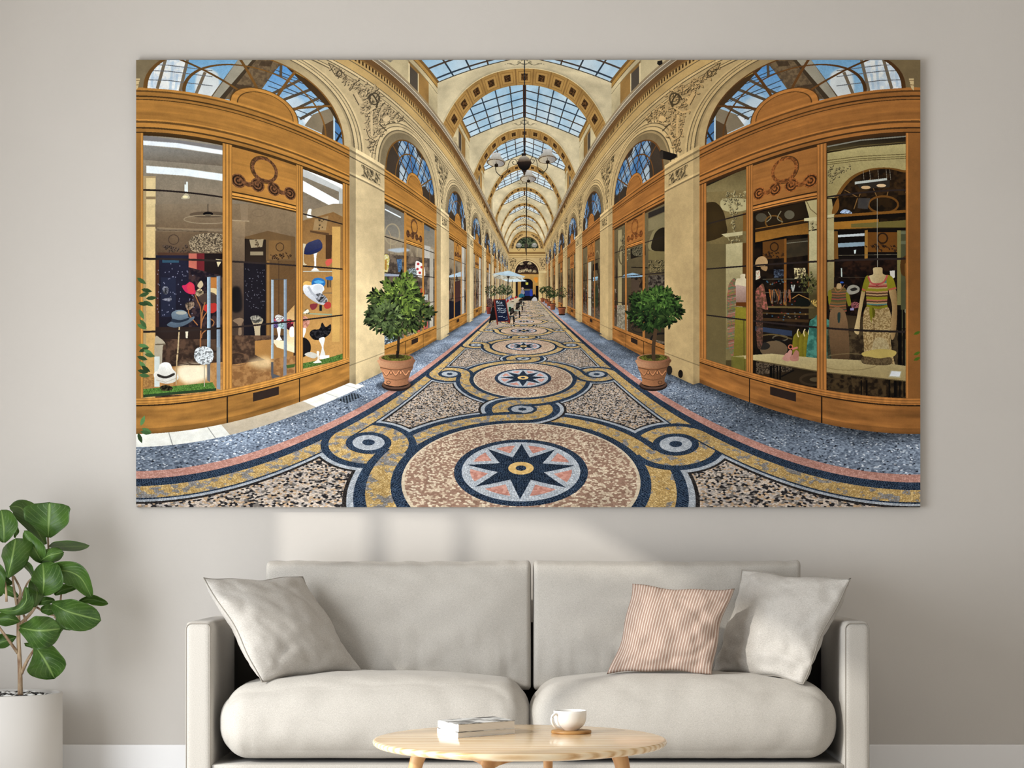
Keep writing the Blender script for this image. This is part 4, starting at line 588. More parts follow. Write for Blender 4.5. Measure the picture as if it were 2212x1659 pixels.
    # ---------- stucco ornaments by the nearest arches
    for mir in (False, True):
        P.mir = mir; P.z = 'a2'; st = C(192, 168, 128) if not mir else C(196, 162, 110)
        P.poly([(45, 78), (120, 130), (210, 200), (290, 250), (350, 255), (405, 330), (410, 400), (330, 390), (270, 320), (190, 250), (130, 200)], st * .96, .5); P.foliage([(45, 78), (120, 130), (210, 200), (290, 250), (350, 255), (405, 330), (410, 400), (330, 390), (270, 320), (190, 250), (130, 200)], st, 70, 9)
        P.poly([(300, 380), (340, 400), (420, 320), (500, 320), (560, 380), (620, 430), (640, 520), (700, 530), (760, 600), (860, 680), (850, 715), (760, 700), (700, 740), (620, 730), (640, 800), (600, 900), (545, 925), (490, 890), (450, 780), (440, 650), (385, 600), (400, 540), (350, 470)], st * .96, .5); P.foliage([(300, 380), (340, 400), (420, 320), (500, 320), (560, 380), (620, 430), (640, 520), (700, 530), (760, 600), (860, 680), (850, 715), (760, 700), (700, 740), (620, 730), (640, 800), (600, 900), (545, 925), (490, 890), (450, 780), (440, 650), (385, 600), (400, 540), (350, 470)], st, 260, 9)
        P.poly([(490, 900), (560, 930), (545, 990), (515, 1040), (500, 980)], st * .96, .5); P.foliage([(490, 900), (560, 930), (545, 990), (515, 1040), (500, 980)], st, 34, 9)
        P.ring(548, 470, 52, 62, 16, st * .55); P.line([(470, 470), (520, 420), (580, 520), (530, 600)], 16, st * .5, curve=True); P.line([(515, 640), (520, 880)], 26, st * 1.12); P.line([(370, 590), (460, 620), (560, 560)], 20, st * 1.1); P.line([(455, 790), (480, 870), (550, 915), (605, 860)], 20, st * 1.12, curve=True); P.line([(460, 800), (486, 880), (552, 926)], 8, st * .5, curve=True); P.line([(600, 740), (680, 820)], 12, st * .55); P.line([(330, 410), (400, 530)], 60, st * 1.1); P.line([(316, 420), (380, 540)], 10, st * .6)
        P.ring(165, 195, 26, 30, 10, st * .55, rot=30); P.line([(45, 78), (120, 210), (190, 240)], 8, st * .6, curve=True); P.line([(45, 78), (180, 160), (240, 240)], 8, st * .6, curve=True)
        P.blob([(640, 690), (690, 650), (720, 690), (680, 720)], st * 1.15); P.line([(800, 640), (865, 700), (800, 720)], 9, st * .6)
    P.mir = False
    for mir in (False, True):
        P.mir = mir; P.z = 'a1'; P.poly([(60, 250), (112, 250), (112, 275), (100, 290), (100, 320), (85, 360), (60, 380)], C(216, 190, 140)); P.line([(60, 270), (112, 270)], 8, C(150, 120, 80)); P.line([(60, 320), (100, 318)], 7, C(140, 108, 66))
    P.mir = False
    # spot box on the right capital
    P.z = 'a3'; P.poly([(1535, 1040), (1550, 1025), (1720, 1075), (1715, 1105), (1650, 1140), (1535, 1115)], C(48, 40, 34)); P.poly([(1535, 1040), (1570, 1035), (1570, 1125), (1535, 1115)], C(74, 64, 54)); P.poly([(1510, 60), (1560, 50), (1565, 90), (1530, 110), (1505, 90)], C(60, 52, 44))
    P.z = 'a2'; P.poly([(1395, 890), (1440, 885), (1445, 925), (1400, 935)], C(190, 170, 130)); P.poly([(680, 50), (750, 50), (720, 75)], C(150, 140, 120))
    # ---------- end wall
    P.z = 'e'
    P.poly([(720, 1010), (1530, 1010), (1530, 1110), (720, 1110)], C(206, 172, 110)); P.poly([(715, 1085), (1540, 1085), (1540, 1125), (715, 1125)], C(150, 112, 62)); P.poly([(715, 1125), (1540, 1125), (1545, 1210), (710, 1210)], C(206, 174, 116)); P.line([(715, 1165), (1540, 1165)], 8, C(160, 122, 70)); P.poly([(705, 1210), (1545, 1210), (1545, 1700), (705, 1700)], C(202, 172, 120)); P.line([(705, 1210), (1545, 1210)], 9, C(150, 114, 66))
    for r, c in ((380, (190, 150, 86)), (350, (206, 168, 106)), (280, (216, 184, 126)), (262, (140, 104, 60))):
        P.poly([(1125 + r * np.cos(a), 995 - r * np.sin(a)) for a in np.linspace(0, np.pi, 24)], C(*c))
    P.emboss([(770, 990), (800, 860), (900, 740), (1010, 680), (1020, 710), (920, 780), (840, 880), (820, 990)], C(170, 134, 84), 5, .5); P.emboss([(1480, 990), (1450, 860), (1350, 740), (1230, 680), (1230, 710), (1330, 780), (1400, 880), (1430, 990)], C(170, 134, 84), 5, .5)
    P.poly([(1125 + 250 * np.cos(a), 1000 - 250 * np.sin(a)) for a in np.linspace(0, np.pi, 24)], P.noisy(C(44, 54, 40), C(110, 118, 84), .4, 2))
    for x in (940, 1290): P.ell(x, 930, 65, 50, C(150, 146, 134)); P.ell(x, 900, 35, 22, C(176, 172, 160)); P.line([(x - 60, 960), (x, 1050), (x + 50, 960)], 8, C(90, 76, 56), curve=True)
    P.foliage([(720, 1230), (850, 1220), (800, 1450), (740, 1450)], C(186, 156, 110), 40, 3.5); P.foliage([(1400, 1220), (1530, 1230), (1500, 1450), (1440, 1450)], C(186, 156, 110), 40, 3.5)
    for r, c in ((300, (150, 118, 72)), (288, (216, 186, 132)), (262, (120, 86, 52))):
        P.poly([(1120 + r * np.cos(a), 1545 - r * np.sin(a)) for a in np.linspace(0, np.pi, 24)] + [(1120 - r, 1900), (1120 + r, 1900)], C(*c))
    P.poly([(1120 + 258 * np.cos(a), 1545 - 262 * np.sin(a)) for a in np.linspace(0, np.pi, 24)], P.noisy(C(40, 26, 26), C(84, 60, 50), .5, 3))
    for x, y in ((1000, 1340), (1180, 1330), (1030, 1500), (1110, 1480), (1190, 1500), (960, 1510), (1290, 1510)): P.emboss([(x - 40, y + 30), (x - 30, y - 20), (x + 30, y - 25), (x + 40, y + 30)], C(186, 164, 124), 7, .8)
    P.line([(860, 1560), (1385, 1560)], 14, C(46, 30, 28))
    P.z = 'f'
    P.poly([(900, 130), (1385, 130), (1385, 720), (900, 720)], P.grad(C(196, 152, 82), C(176, 132, 64), 130, 500)); P.poly([(1000 + 0, 720), (990, 320)] + [(1122 + 132 * np.cos(a), 320 - 95 * np.sin(a)) for a in np.linspace(np.pi, 0, 14)] + [(1254, 720)], C(28, 26, 40)); P.poly([(1090, 310), (1150, 310), (1148, 365), (1095, 365)], C(206, 196, 84)); P.poly([(990, 455), (1260, 455), (1260, 490), (990, 490)], C(120, 112, 76)); P.poly([(1080, 490), (1250, 490), (1250, 610), (1080, 610)], C(44, 60, 120)); P.poly([(1060, 610), (1340, 610), (1340, 720), (1060, 720)], C(36, 28, 28)); P.blob([(1190, 480), (1230, 470), (1250, 600), (1190, 610)], C(50, 70, 170)); P.blob([(1275, 220), (1320, 190), (1365, 210), (1360, 280), (1330, 320), (1290, 270)], C(226, 142, 44)); P.poly([(1320, 390), (1380, 390), (1380, 720), (1320, 720)], C(30, 20, 24)); P.poly([(850, 300), (915, 290), (915, 680), (850, 680)], C(56, 44, 44)); P.blob([(985, 520), (1020, 470), (1060, 500), (1070, 560), (1000, 600)], C(140, 136, 150)); P.ell(1025, 445, 26, 26, C(190, 160, 140)); P.blob([(940, 590), (1000, 560), (1060, 590), (1055, 640), (990, 660), (940, 640)], C(40, 110, 130)); P.blob([(1240, 680), (1280, 640), (1330, 650), (1350, 720), (1230, 720)], C(186, 180, 176)); P.ell(1285, 600, 30, 24, C(40, 26, 24)); P.poly([(1385, 50), (1555, 50), (1555, 100), (1385, 100)], C(216, 190, 136)); P.poly([(1390, 100), (1550, 100), (1550, 720), (1390, 720)], P.grad(C(214, 186, 130), C(190, 158, 104), 1390, 1550, True)); P.poly([(780, 200), (870, 200), (870, 640), (780, 640)], C(214, 184, 128)); P.line([(705, 130), (790, 220)], 5, C(190, 150, 90))
    # ---------- far potted trees on the right
    def pot(x, y, w, h, c, z=True):
        P.poly([(x - w * .42, y + h * .15), (x + w * .42, y + h * .15), (x + w * .32, y + h), (x - w * .32, y + h)], P.grad(c * 1.12, c * .66, x - w * .4, x + w * .42, True)); P.poly([(x - w * .5, y), (x + w * .5, y), (x + w * .48, y + h * .18), (x - w * .48, y + h * .18)], P.grad(c * 1.25, c * .8, x - w * .5, x + w * .5, True)); P.ell(x, y, w * .5, h * .06, c * .5)
    terr = C(158, 92, 60); gr4 = [C(22, 30, 18), C(44, 58, 32), C(66, 84, 46), C(92, 110, 60)]
    for x, y, w, h, tx, ty, rx, ry in ((1470, 665, 105, 85, 1480, 480, 58, 52), (1555, 690, 105, 95, 1600, 470, 85, 60), (1615, 735, 125, 110, 1660, 580, 110, 75), (1700, 785, 145, 145, 1700, 570, 90, 70), (1905, 870, 190, 175, 1905, 540, 118, 108)):
        P.z = 'f'; P.line([(x, y), (tx, ty)], 14, C(110, 84, 56)); pot(x, y, w, h, terr); c = P.pt([(tx, ty)])[0] / S + (AX0, AY0); P.bush(c[0], c[1], rx / 10.37, ry / 10.37, 130, 3.6, gr4)
    P.z = 'f'; P.ell(1905, 1032, 80, 14, C(50, 40, 36))
    # ---------- cafe: trees, parasols, table, chairs, board
    for x, y, rx, ry in ((330, 500, 135, 110), (560, 480, 80, 95), (690, 500, 90, 90)):
        P.z = 'f'; c = P.pt([(x, y)])[0] / S + (AX0, AY0); P.line([(x - 20, 920), (x, y)], 14, C(90, 72, 54)); P.bush(c[0], c[1], rx / 10.37, ry / 10.37, 190, 3.8, [C(26, 34, 22), C(52, 66, 40), C(84, 98, 62), C(128, 140, 92)])
    P.z = 'f'; pot(270, 850, 130, 170, C(140, 64, 52)); P.emboss([(230, 690), (340, 680), (350, 840), (250, 850)], C(120, 92, 84), 5, .8)
    P.poly([(560, 245), (870, 225), (1030, 240), (1125, 285), (880, 300), (700, 298)], C(206, 220, 222)); P.line([(793, 270), (785, 670)], 12, C(60, 46, 40))
    P.poly([(345, 122), (690, 50), (740, 55), (1085, 182), (1000, 200), (700, 170), (400, 140)], P.grad(C(196, 214, 222), C(166, 190, 202), 50, 190)); P.poly([(690, 50), (740, 55), (1085, 182), (800, 180)], C(182, 204, 214)); P.poly([(345, 122), (700, 168), (1080, 184), (1000, 262), (900, 230), (700, 245), (480, 230), (390, 215)], P.noisy(C(176, 170, 150), C(206, 202, 184), .2, 2)); P.line([(390, 212), (520, 150)], 9, C(110, 84, 56)); P.line([(1000, 258), (880, 190)], 9, C(110, 84, 56)); P.blob([(670, 175), (740, 175), (720, 215), (690, 215)], C(110, 88, 64)); P.line([(704, 170), (690, 600)], 18, C(44, 36, 34))
    P.poly([(660, 740), (900, 650), (980, 655), (850, 800), (810, 870), (690, 870)], P.grad(C(206, 190, 160), C(170, 156, 134), 650, 870)); P.poly([(660, 780), (830, 790), (800, 1000), (700, 1010)], C(176, 170, 152)); P.poly([(715, 860), (765, 860), (770, 960), (710, 970)], C(30, 96, 60)); P.poly([(760, 740), (840, 735), (820, 752), (750, 752)], C(50, 40, 36)); 
    for x, y in ((680, 740), (700, 715), (760, 690), (810, 670), (870, 645), (885, 640)): P.blob([(x - 14, y + 20), (x - 12, y - 15), (x + 14, y - 18), (x + 14, y + 20)], C(196, 40, 40))
    for x, y, s_ in ((1010, 640, .62), (960, 690, .85), (890, 780, 1.0), (760, 900, 1.05)):
        P.poly([(x - 10 * s_, y), (x + 60 * s_, y - 20 * s_), (x + 70 * s_, y + 80 * s_), (x - 20 * s_, y + 150 * s_)], C(34, 26, 26)); P.poly([(x - 60 * s_, y + 150 * s_), (x + 60 * s_, y + 145 * s_), (x + 70 * s_, y + 175 * s_), (x - 60 * s_, y + 180 * s_)], C(150, 156, 140) if s_ < 1.02 else C(60, 78, 84))
        for q in ((-55, 320), (-15, 290), (60, 330), (75, 280)): P.line([(x + q[0] * .9 * s_, y + 170 * s_), (x + q[0] * 1.1 * s_, y + q[1] * s_)], 18 * s_, C(40, 26, 26))
        for q in (8, 28, 46): P.line([(x + q * s_, y + 10 * s_), (x + (q - 8) * s_, y + 90 * s_)], 6 * s_, C(120, 108, 96))
    P.poly([(372, 690), (420, 720), (440, 1150), (330, 1165), (290, 1225), (268, 1225)], C(36, 30, 32)); P.line([(320, 890), (370, 845), (410, 890)], 7, C(150, 116, 80))
    P.poly([(368, 690), (650, 685), (750, 1230), (730, 1240), (700, 1190), (470, 1195), (480, 1260), (450, 1262)], C(140, 56, 42)); P.poly([(410, 708), (632, 705), (712, 1165), (468, 1190)], P.grad(C(36, 50, 66), C(26, 36, 74), 705, 1190))
    wh = C(206, 212, 216)
    def scrib(x0, x1, y, h, n, a=.9, w=8):
        xs = np.linspace(x0, x1, n); ys = y + h * np.array([rng.uniform(-1, 1) for _ in xs]); P.line(np.stack([xs, ys], 1), w, wh, a, True)
    def glyphs(txt, x, y, h, w):                          # chalk handwriting in simple strokes
        F = {'P': [(0, 1), (.1, 0), (.6, .1), (.6, .45), (.05, .5)], 'l': [(.1, 0), (.1, 1)], 'a': [(.6, .5), (.1, .6), (.15, 1), (.55, .9), (.6, .5), (.7, 1)], 't': [(.3, .1), (.3, 1), (.3, .45), (0, .45), (.6, .45)], 'd': [(.6, .6), (.1, .6), (.15, 1), (.6, .9), (.6, 0), (.65, 1)], 'u': [(0, .5), (.1, 1), (.55, .9), (.6, .5), (.7, 1)], 'J': [(.1, .1), (.6, .1), (.5, .95), (.1, .85)], 'o': [(.3, .5), (.0, .75), (.3, 1), (.6, .75), (.3, .5)], 'r': [(.1, .5), (.1, 1), (.15, .65), (.5, .5)], ' ': []}
        for c in txt:
            g = F[c]
            if g: P.line([(x + a * w, y + b * h) for a, b in g], 7, wh, .95)
            x += w
    glyphs('Plat du', 445, 722, 55, 18); P.line([(448, 790), (572, 778)], 6, wh, .8); scrib(450, 600, 825, 16, 12)
    for y, x0, x1, n in ((880, 455, 560, 9), (905, 470, 650, 16), (935, 455, 520, 7), (945, 530, 655, 12), (985, 480, 640, 13), (1075, 485, 580, 9), (1100, 590, 630, 6)): scrib(x0, x1, y, 13, n)
    P.line([(672, 1070), (680, 1130)], 7, wh, .8); P.line([(640, 1145), (690, 1135)], 6, wh, .8)
    # ---------- hanging lamp with three bell shades
    P.z = 'd'
    for x0, y0, x1, y1 in ((1078, -1760, 1060, 260),):
        P.line([(1068, -1780), (1068, 270)], 15, C(36, 36, 42))
        for i in range(60): P.ell(1068, -1770 + i * 34, 15, 13, C(30, 34, 44)); P.ell(1066, -1766 + i * 34, 6, 6, C(110, 130, 150))
    P.line([(1115, 700), (1108, 2600)], 22, C(58, 48, 42), .9); P.ring(1055, 265, 34, 28, 9, C(40, 36, 36))
    def shade(x, y, s_, tilt):
        P.blob([(x - 100 * s_, y - 150 * s_), (x, y - 175 * s_), (x + 100 * s_, y - 150 * s_), (x + 100 * s_, y - 95 * s_), (x + 190 * s_, y + 10 * s_), (x + 200 * s_, y + 70 * s_), (x, y + 120 * s_), (x - 200 * s_, y + 70 * s_), (x - 190 * s_, y + 10 * s_), (x - 100 * s_, y - 95 * s_)], P.grad(C(206, 202, 196), C(150, 138, 116), y - 160 * s_, y + 90 * s_)); P.ell(x, y + 60 * s_, 200 * s_, 90 * s_, C(120, 84, 40), rot=tilt); P.ell(x, y + 62 * s_, 182 * s_, 78 * s_, P.grad(C(206, 190, 160), C(160, 154, 150), x - 150 * s_, x + 150 * s_, True), rot=tilt); P.ell(x + 8, y + 110 * s_, 42 * s_, 40 * s_, C(64, 44, 26)); P.line([(x, y + 20 * s_), (x + 6, y + 100 * s_)], 12 * s_, C(110, 90, 66))
    shade(430, 480, 1.0, 6); shade(1580, 405, 1.02, -4); shade(1150, 850, .88, 0)
    P.line([(425, 620), (430, 720), (480, 790), (540, 835)], 16, C(44, 38, 34), curve=True); P.line([(1580, 540), (1580, 640), (1520, 730), (1470, 750)], 16, C(60, 48, 36), curve=True)
    P.line([(540, 830), (660, 760), (720, 540), (790, 460), (870, 470), (900, 560), (840, 580), (790, 530), (830, 505)], 12, C(70, 60, 50), curve=True); P.line([(1470, 750), (1380, 700), (1340, 500), (1290, 410), (1220, 430), (1200, 540), (1260, 545), (1290, 480), (1240, 470)], 12, C(70, 60, 50), curve=True); P.blob([(1440, 740), (1480, 715), (1505, 760), (1470, 800)], C(110, 96, 60))
    P.poly([(1000, 320), (1110, 320), (1095, 385), (1010, 385)], C(60, 44, 34)); P.blob([(930, 480), (960, 420), (1020, 385), (1090, 380), (1160, 420), (1195, 480), (1200, 520), (920, 520)], P.grad(C(186, 178, 164), C(104, 84, 66), 380, 510)); P.blob([(915, 520), (1200, 505), (1215, 560), (1170, 660), (1110, 700), (1020, 700), (950, 650), (912, 570)], P.grad(C(70, 54, 44), C(26, 22, 24), 510, 690)); P.poly([(1010, 700), (1115, 700), (1110, 735), (1060, 745), (1015, 735)], C(70, 52, 40)); P.blob([(1040, 745), (1090, 745), (1080, 800), (1065, 825), (1050, 800)], C(96, 72, 48))
    P.z = 'e'; P.line([(1108, 0), (1105, 880)], 18, C(58, 48, 42)); P.ell(1105, 935, 50, 45, C(84, 76, 64)); P.line([(1090, 980), (1088, 1080)], 14, C(90, 70, 48)); P.line([(1112, 960), (1112, 1290)], 8, C(110, 90, 60))
    # ---------- the two nearest potted trees
    P.z = 'c2'
    P.poly([(600, -40), (980, -40), (980, 60), (600, 60)], C(0, 0, 0), 0)
    P.blob([(560, 330), (700, 380), (900, 360), (980, 300), (900, 260), (640, 270)], C(40, 44, 52), .55, 3)
    P.z = 'b2'
    P.line([(800, 1700), (812, 1400), (815, 1150)], 28, C(66, 50, 36), curve=True)
    P.bush(860, 670, 64, 52, 1300, 14, [C(26, 32, 20), C(50, 64, 34), C(78, 94, 50), C(124, 142, 66)])
    P.bush(866, 640, 38, 44, 430, 13, [C(38, 48, 26), C(74, 92, 42), C(106, 128, 56), C(146, 166, 74)])
    P.bush(830, 685, 36, 26, 220, 14, [C(34, 40, 26), C(62, 76, 46), C(92, 108, 66), C(116, 132, 80)])
    P.z = 'c2'
    def urn(x0, x1, cy, mirr):
        w = x1 - x0; cx = (x0 + x1) / 2; tc = C(190, 132, 94) if not mirr else C(178, 122, 82)
        P.ell(cx, cy + 290, w * .41, 62, C(66, 46, 38)); P.ell(cx, cy + 278, w * .40, 52, C(112, 82, 66)); P.ell(cx, cy + 270, w * .34, 40, C(52, 38, 32))
        P.blob([(cx - w * .40, cy + 70), (cx - w * .38, cy + 160), (cx - w * .33, cy + 230), (cx - w * .32, cy + 275), (cx, cy + 300), (cx + w * .32, cy + 275), (cx + w * .33, cy + 230), (cx + w * .39, cy + 150), (cx + w * .42, cy + 70)], P.grad(tc * 1.08, tc * .72, x0 + w * .2, x1, True)); P.blob([(x0, cy + 10), (x0 + 5, cy + 55), (cx - w * .42, cy + 85), (cx, cy + 105), (cx + w * .42, cy + 85), (x1 - 5, cy + 50), (x1, cy + 5), (cx, cy - 10)], P.grad(C(214, 160, 120), tc * .74, x0, x1, True)); P.ell(cx, cy - 5, w * .49, 50, P.grad(C(196, 140, 104), C(150, 100, 72), x0, x1, True)); P.ell(cx, cy - 12, w * .42, 36, P.noisy(C(90, 84, 36), C(126, 128, 52), .5, 3)); P.ell(cx, cy - 22, w * .22, 22, C(60, 52, 28), .7)
        P.line([(x0 + 20, cy + 95), (cx, cy + 122), (x1 - 20, cy + 88)], 10, tc * .62, .8, True); P.line([(cx - w * .34, cy + 205), (cx, cy + 232), (cx + w * .35, cy + 200)], 8, tc * .7, .8, True)
        for q in (-.28, -.02, .26): P.line([(cx + w * q - 40, cy + 130), (cx + w * q, cy + 175), (cx + w * q + 40, cy + 130)], 15, tc * 1.2, .9, True); P.line([(cx + w * q - 40, cy + 140), (cx + w * q, cy + 188), (cx + w * q + 40, cy + 140)], 7, tc * .6, .8, True)
        for q in (-.15, .12): P.ell(cx + w * q, cy + 155, 10, 22, tc * 1.2); P.ring(cx + w * q, cy + 150, 14, 20, 6, tc * .6)
        P.ring(cx + w * (-.22 if not mirr else .2), cy + 258, 20, 16, 8, tc * .6)
    urn(590, 980, 25, False); P.line([(800, -60), (795, 15)], 30, C(50, 40, 30))
    P.z = 'c3'; P.blob([(1300, 300), (1450, 350), (1600, 330), (1650, 260)], C(40, 42, 48), .5, 3); urn(1280, 1648, 25, True)
    P.z = 'b3'; P.line([(1470, 1700), (1465, 1560), (1485, 1400), (1480, 1250)], 40, C(96, 72, 50), curve=True)
    P.bush(1413, 668, 50, 40, 1200, 13, [C(20, 30, 16), C(36, 56, 28), C(56, 84, 38), C(88, 118, 54)])
    P.bush(1420, 648, 42, 22, 330, 12, [C(34, 52, 26), C(56, 84, 38), C(80, 114, 50), C(110, 140, 66)])
    P.bush(1444, 690, 12, 14, 30, 15, [C(30, 46, 24), C(50, 74, 36), C(70, 98, 46), C(90, 116, 56)])
    P.z = 'c3'; P.ell(1640, 150, 30, 50, C(60, 52, 46)); P.ell(1760, 190, 26, 44, C(50, 38, 30))
    # twigs cut by the left edge
    for x, y, ang in [(296, 600, .6), (305, 625, .2), (300, 640, -.3), (310, 650, .5), (298, 655, .1), (315, 645, -.1), (300, 668, 1.1), (296, 700, .5), (302, 690, .9), (298, 745, .2), (300, 760, -.4), (310, 755, .5), (296, 770, .3), (312, 765, .2), (300, 780, .8), (297, 800, .2), (305, 790, .6), (300, 810, .1), (304, 920, -1.2), (306, 925, .4), (298, 935, 1.2), (303, 932, .2)]:
        P.leaf(x, y, 24, ang, C(84, 118, 70) * rng.uniform(.7, 1.25), .38)
    for y in (716, 760, 772): P.leaf(1988, y, 16, 2.7, C(96, 130, 40), .4)
    # ---------- overall tone of the print: local contrast and warm light
    yy, xx = np.mgrid[0:H, 0:W].astype(f32); xx = xx / W; yy = yy / H
    img *= (.97 + .10 * np.exp(-(((xx - .27) / .16) ** 2 + ((yy - .62) / .3) ** 2)) - .06 * np.exp(-(((xx - .96) / .2) ** 2 + ((yy - .6) / .4) ** 2)))[..., None]
    def blur(a, n):
        for axis in (0, 1):
            c = np.cumsum(np.pad(a, [(n + 1, n) if axis == 0 else (0, 0), (n + 1, n) if axis == 1 else (0, 0)], mode='edge'), axis, dtype=np.float64)
            a = ((c[2 * n + 1:] - c[:-2 * n - 1]) if axis == 0 else (c[:, 2 * n + 1:] - c[:, :-2 * n - 1])) / (2 * n + 1)
        return a.astype(f32)
    img *= (1 + .07 * (fbm(xx * W / S * .9, yy * H / S * .9, 91, 2) - .5) + .09 * (fbm(xx * W / S * .06, yy * H / S * .06, 93, 3) - .5))[..., None]
    g = img.mean(2); lo = blur(blur(g, int(14 * S)), int(14 * S)); img *= np.clip((g + .16 * (g - lo)) / np.maximum(g, .02), .6, 1.35)[..., None]
    g = img.mean(2, keepdims=True); img[:] = g + (img - g) * .90
    img[:] = np.clip(img * np.array([.985, .995, 1.01], f32), 0, 1); img[:] = img ** 1.10
    img[:] = img + .10 * (img * img * (3 - 2 * img) - img)
    return np.clip(img, 0, 1)
import bpy, bmesh, math, random
from mathutils import Vector, Matrix, noise as mnoise
SC = bpy.context.scene; COL = SC.collection
FP = 4600.0; CAMH = .87; PCX = 1140.0; PHY = 1180.0           # focal length in photo pixels, eye height, vanishing point
DW = 7.90; DS = 7.11                                          # wall and sofa-front distance
def at(px, py, d): return Vector(((px - PCX) * d / FP, d, CAMH - (py - PHY) * d / FP))
def on_z(px, py, z):
    d = FP * (CAMH - z) / (py - PHY); return at(px, py, d)

# ---------------------------------------------------------------- helpers
def obj(name, bm, mat, parent=None, smooth=True, loc=None):
    me = bpy.data.meshes.new(name); bm.to_mesh(me); bm.free()
    o = bpy.data.objects.new(name, me); COL.objects.link(o)
    for m in (mat if isinstance(mat, (list, tuple)) else [mat]): me.materials.append(m)
    if smooth:
        for p in me.polygons: p.use_smooth = True
    if parent: o.parent = parent; o.matrix_parent_inverse = parent.matrix_world.inverted()
    return o
def thing(name, label, cat, loc, group=None):
    o = bpy.data.objects.new(name, None); COL.objects.link(o); o.location = loc; o.empty_display_size = .05
    o['label'] = label; o['category'] = cat
    if group: o['group'] = group
    bpy.context.view_layer.update(); return o
def tag(o, label, cat, group=None):
    o['label'] = label; o['category'] = cat
    if group: o['group'] = group
    return o
def struct(o): o['kind'] = 'structure'; return o
def box(bm, x0, x1, y0, y1, z0, z1):
    v = [bm.verts.new((x, y, z)) for x in (x0, x1) for y in (y0, y1) for z in (z0, z1)]
    for f in ((0, 1, 3, 2), (4, 6, 7, 5), (0, 4, 5, 1), (2, 3, 7, 6), (0, 2, 6, 4), (1, 5, 7, 3)): bm.faces.new([v[i] for i in f])
    return v
def bev(bm, w, seg=3): bmesh.ops.bevel(bm, geom=bm.edges[:], offset=w, segments=seg, profile=.5, affect='EDGES')
def soft_box(c, h, r, n=18, fn=None):
    """rounded box: centre c, half sizes h, radius (rx, ry, rz), a grid on all six sides; fn(p, unit) moves points"""
    bm = bmesh.new(); cache = {}
    def vert(u):
        k = tuple(round(a, 5) for a in u)
        if k in cache: return cache[k]
        p = [0, 0, 0]; inn = [h[i] - r[i] for i in range(3)]
        q = [u[i] * h[i] for i in range(3)]; d = [0, 0, 0]
        for i in range(3):
            ci = max(-inn[i], min(inn[i], q[i])); d[i] = (q[i] - ci) / r[i]; p[i] = ci
        L = math.sqrt(sum(a * a for a in d)) or 1
        m = max(abs(a) for a in d)
        for i in range(3): p[i] += d[i] / L * r[i] * (m if m < 1 else 1)
        v = Vector(p)
        if fn: v = fn(v, u)
        cache[k] = bm.verts.new(v + Vector(c)); return cache[k]
    def lin(i, ax):                                            # denser near the edges
        t = -1 + 2 * i / n; return math.sin(t * math.pi / 2) * .5 + t * .5
    for ax in range(3):
        a, b = [(1, 2), (2, 0), (0, 1)][ax]
        for s in (-1, 1):
            for i in range(n):
                for j in range(n):
                    q = []
                    for di, dj in ((0, 0), (1, 0), (1, 1), (0, 1)):
                        u = [0, 0, 0]; u[ax] = s; u[a] = lin(i + di, a); u[b] = lin(j + dj, b); q.append(vert(u))
                    if s < 0: q.reverse()
                    try: bm.faces.new(q)
                    except ValueError: pass
    return bm
def tube(bm, pts, rad, n=10, cap=True):
    pts = [Vector(p) for p in pts]; rings = []
    if not isinstance(rad, (list, tuple)): rad = [rad] * len(pts)
    up = Vector((.3, .2, 1)).normalized()
    for i, p in enumerate(pts):
        t = (pts[min(i + 1, len(pts) - 1)] - pts[max(i - 1, 0)]).normalized(); x = t.cross(up)
        if x.length < 1e-3: x = t.cross(Vector((1, 0, 0)))
        x.normalize(); y = t.cross(x); up = -y if False else up
        rings.append([bm.verts.new(p + (x * math.cos(a) + y * math.sin(a)) * rad[i]) for a in [2 * math.pi * k / n for k in range(n)]])
    for a, b in zip(rings, rings[1:]):
        for k in range(n): bm.faces.new((a[k], a[(k + 1) % n], b[(k + 1) % n], b[k]))
    if cap: bm.faces.new(rings[0][::-1]); bm.faces.new(rings[-1])
def spline(p, n=6):
    p = [Vector(q) for q in p]; out = []; m = len(p)
    for i in range(m - 1):
        a, b, c, d = p[max(i - 1, 0)], p[i], p[i + 1], p[min(i + 2, m - 1)]
        for j in range(n):
            t = j / n; out.append(.5 * (2 * b + (c - a) * t + (2 * a - 5 * b + 4 * c - d) * t * t + (3 * b - a - 3 * c + d) * t ** 3))
    return out + [p[-1]]
def lathe(bm, prof, n=64, c=(0, 0, 0), sy=1.0):
    rings = []
    for r, z in prof:
        rings.append([bm.verts.new((c[0] + r * math.cos(a), c[1] + r * sy * math.sin(a), c[2] + z)) for a in [2 * math.pi * k / n for k in range(n)]] if r > 1e-6 else [bm.verts.new((c[0], c[1], c[2] + z))])
    for a, b in zip(rings, rings[1:]):
        for k in range(n):
            k2 = (k + 1) % n
            if len(a) == 1 and len(b) == 1: continue
            if len(a) == 1: bm.faces.new((a[0], b[k2], b[k]))
            elif len(b) == 1: bm.faces.new((a[k], a[k2], b[0]))
            else: bm.faces.new((a[k], a[k2], b[k2], b[k]))
def lin(c): return tuple(((v / 255) / 12.92 if v / 255 <= .04045 else ((v / 255 + .055) / 1.055) ** 2.4) for v in c) + (1,)

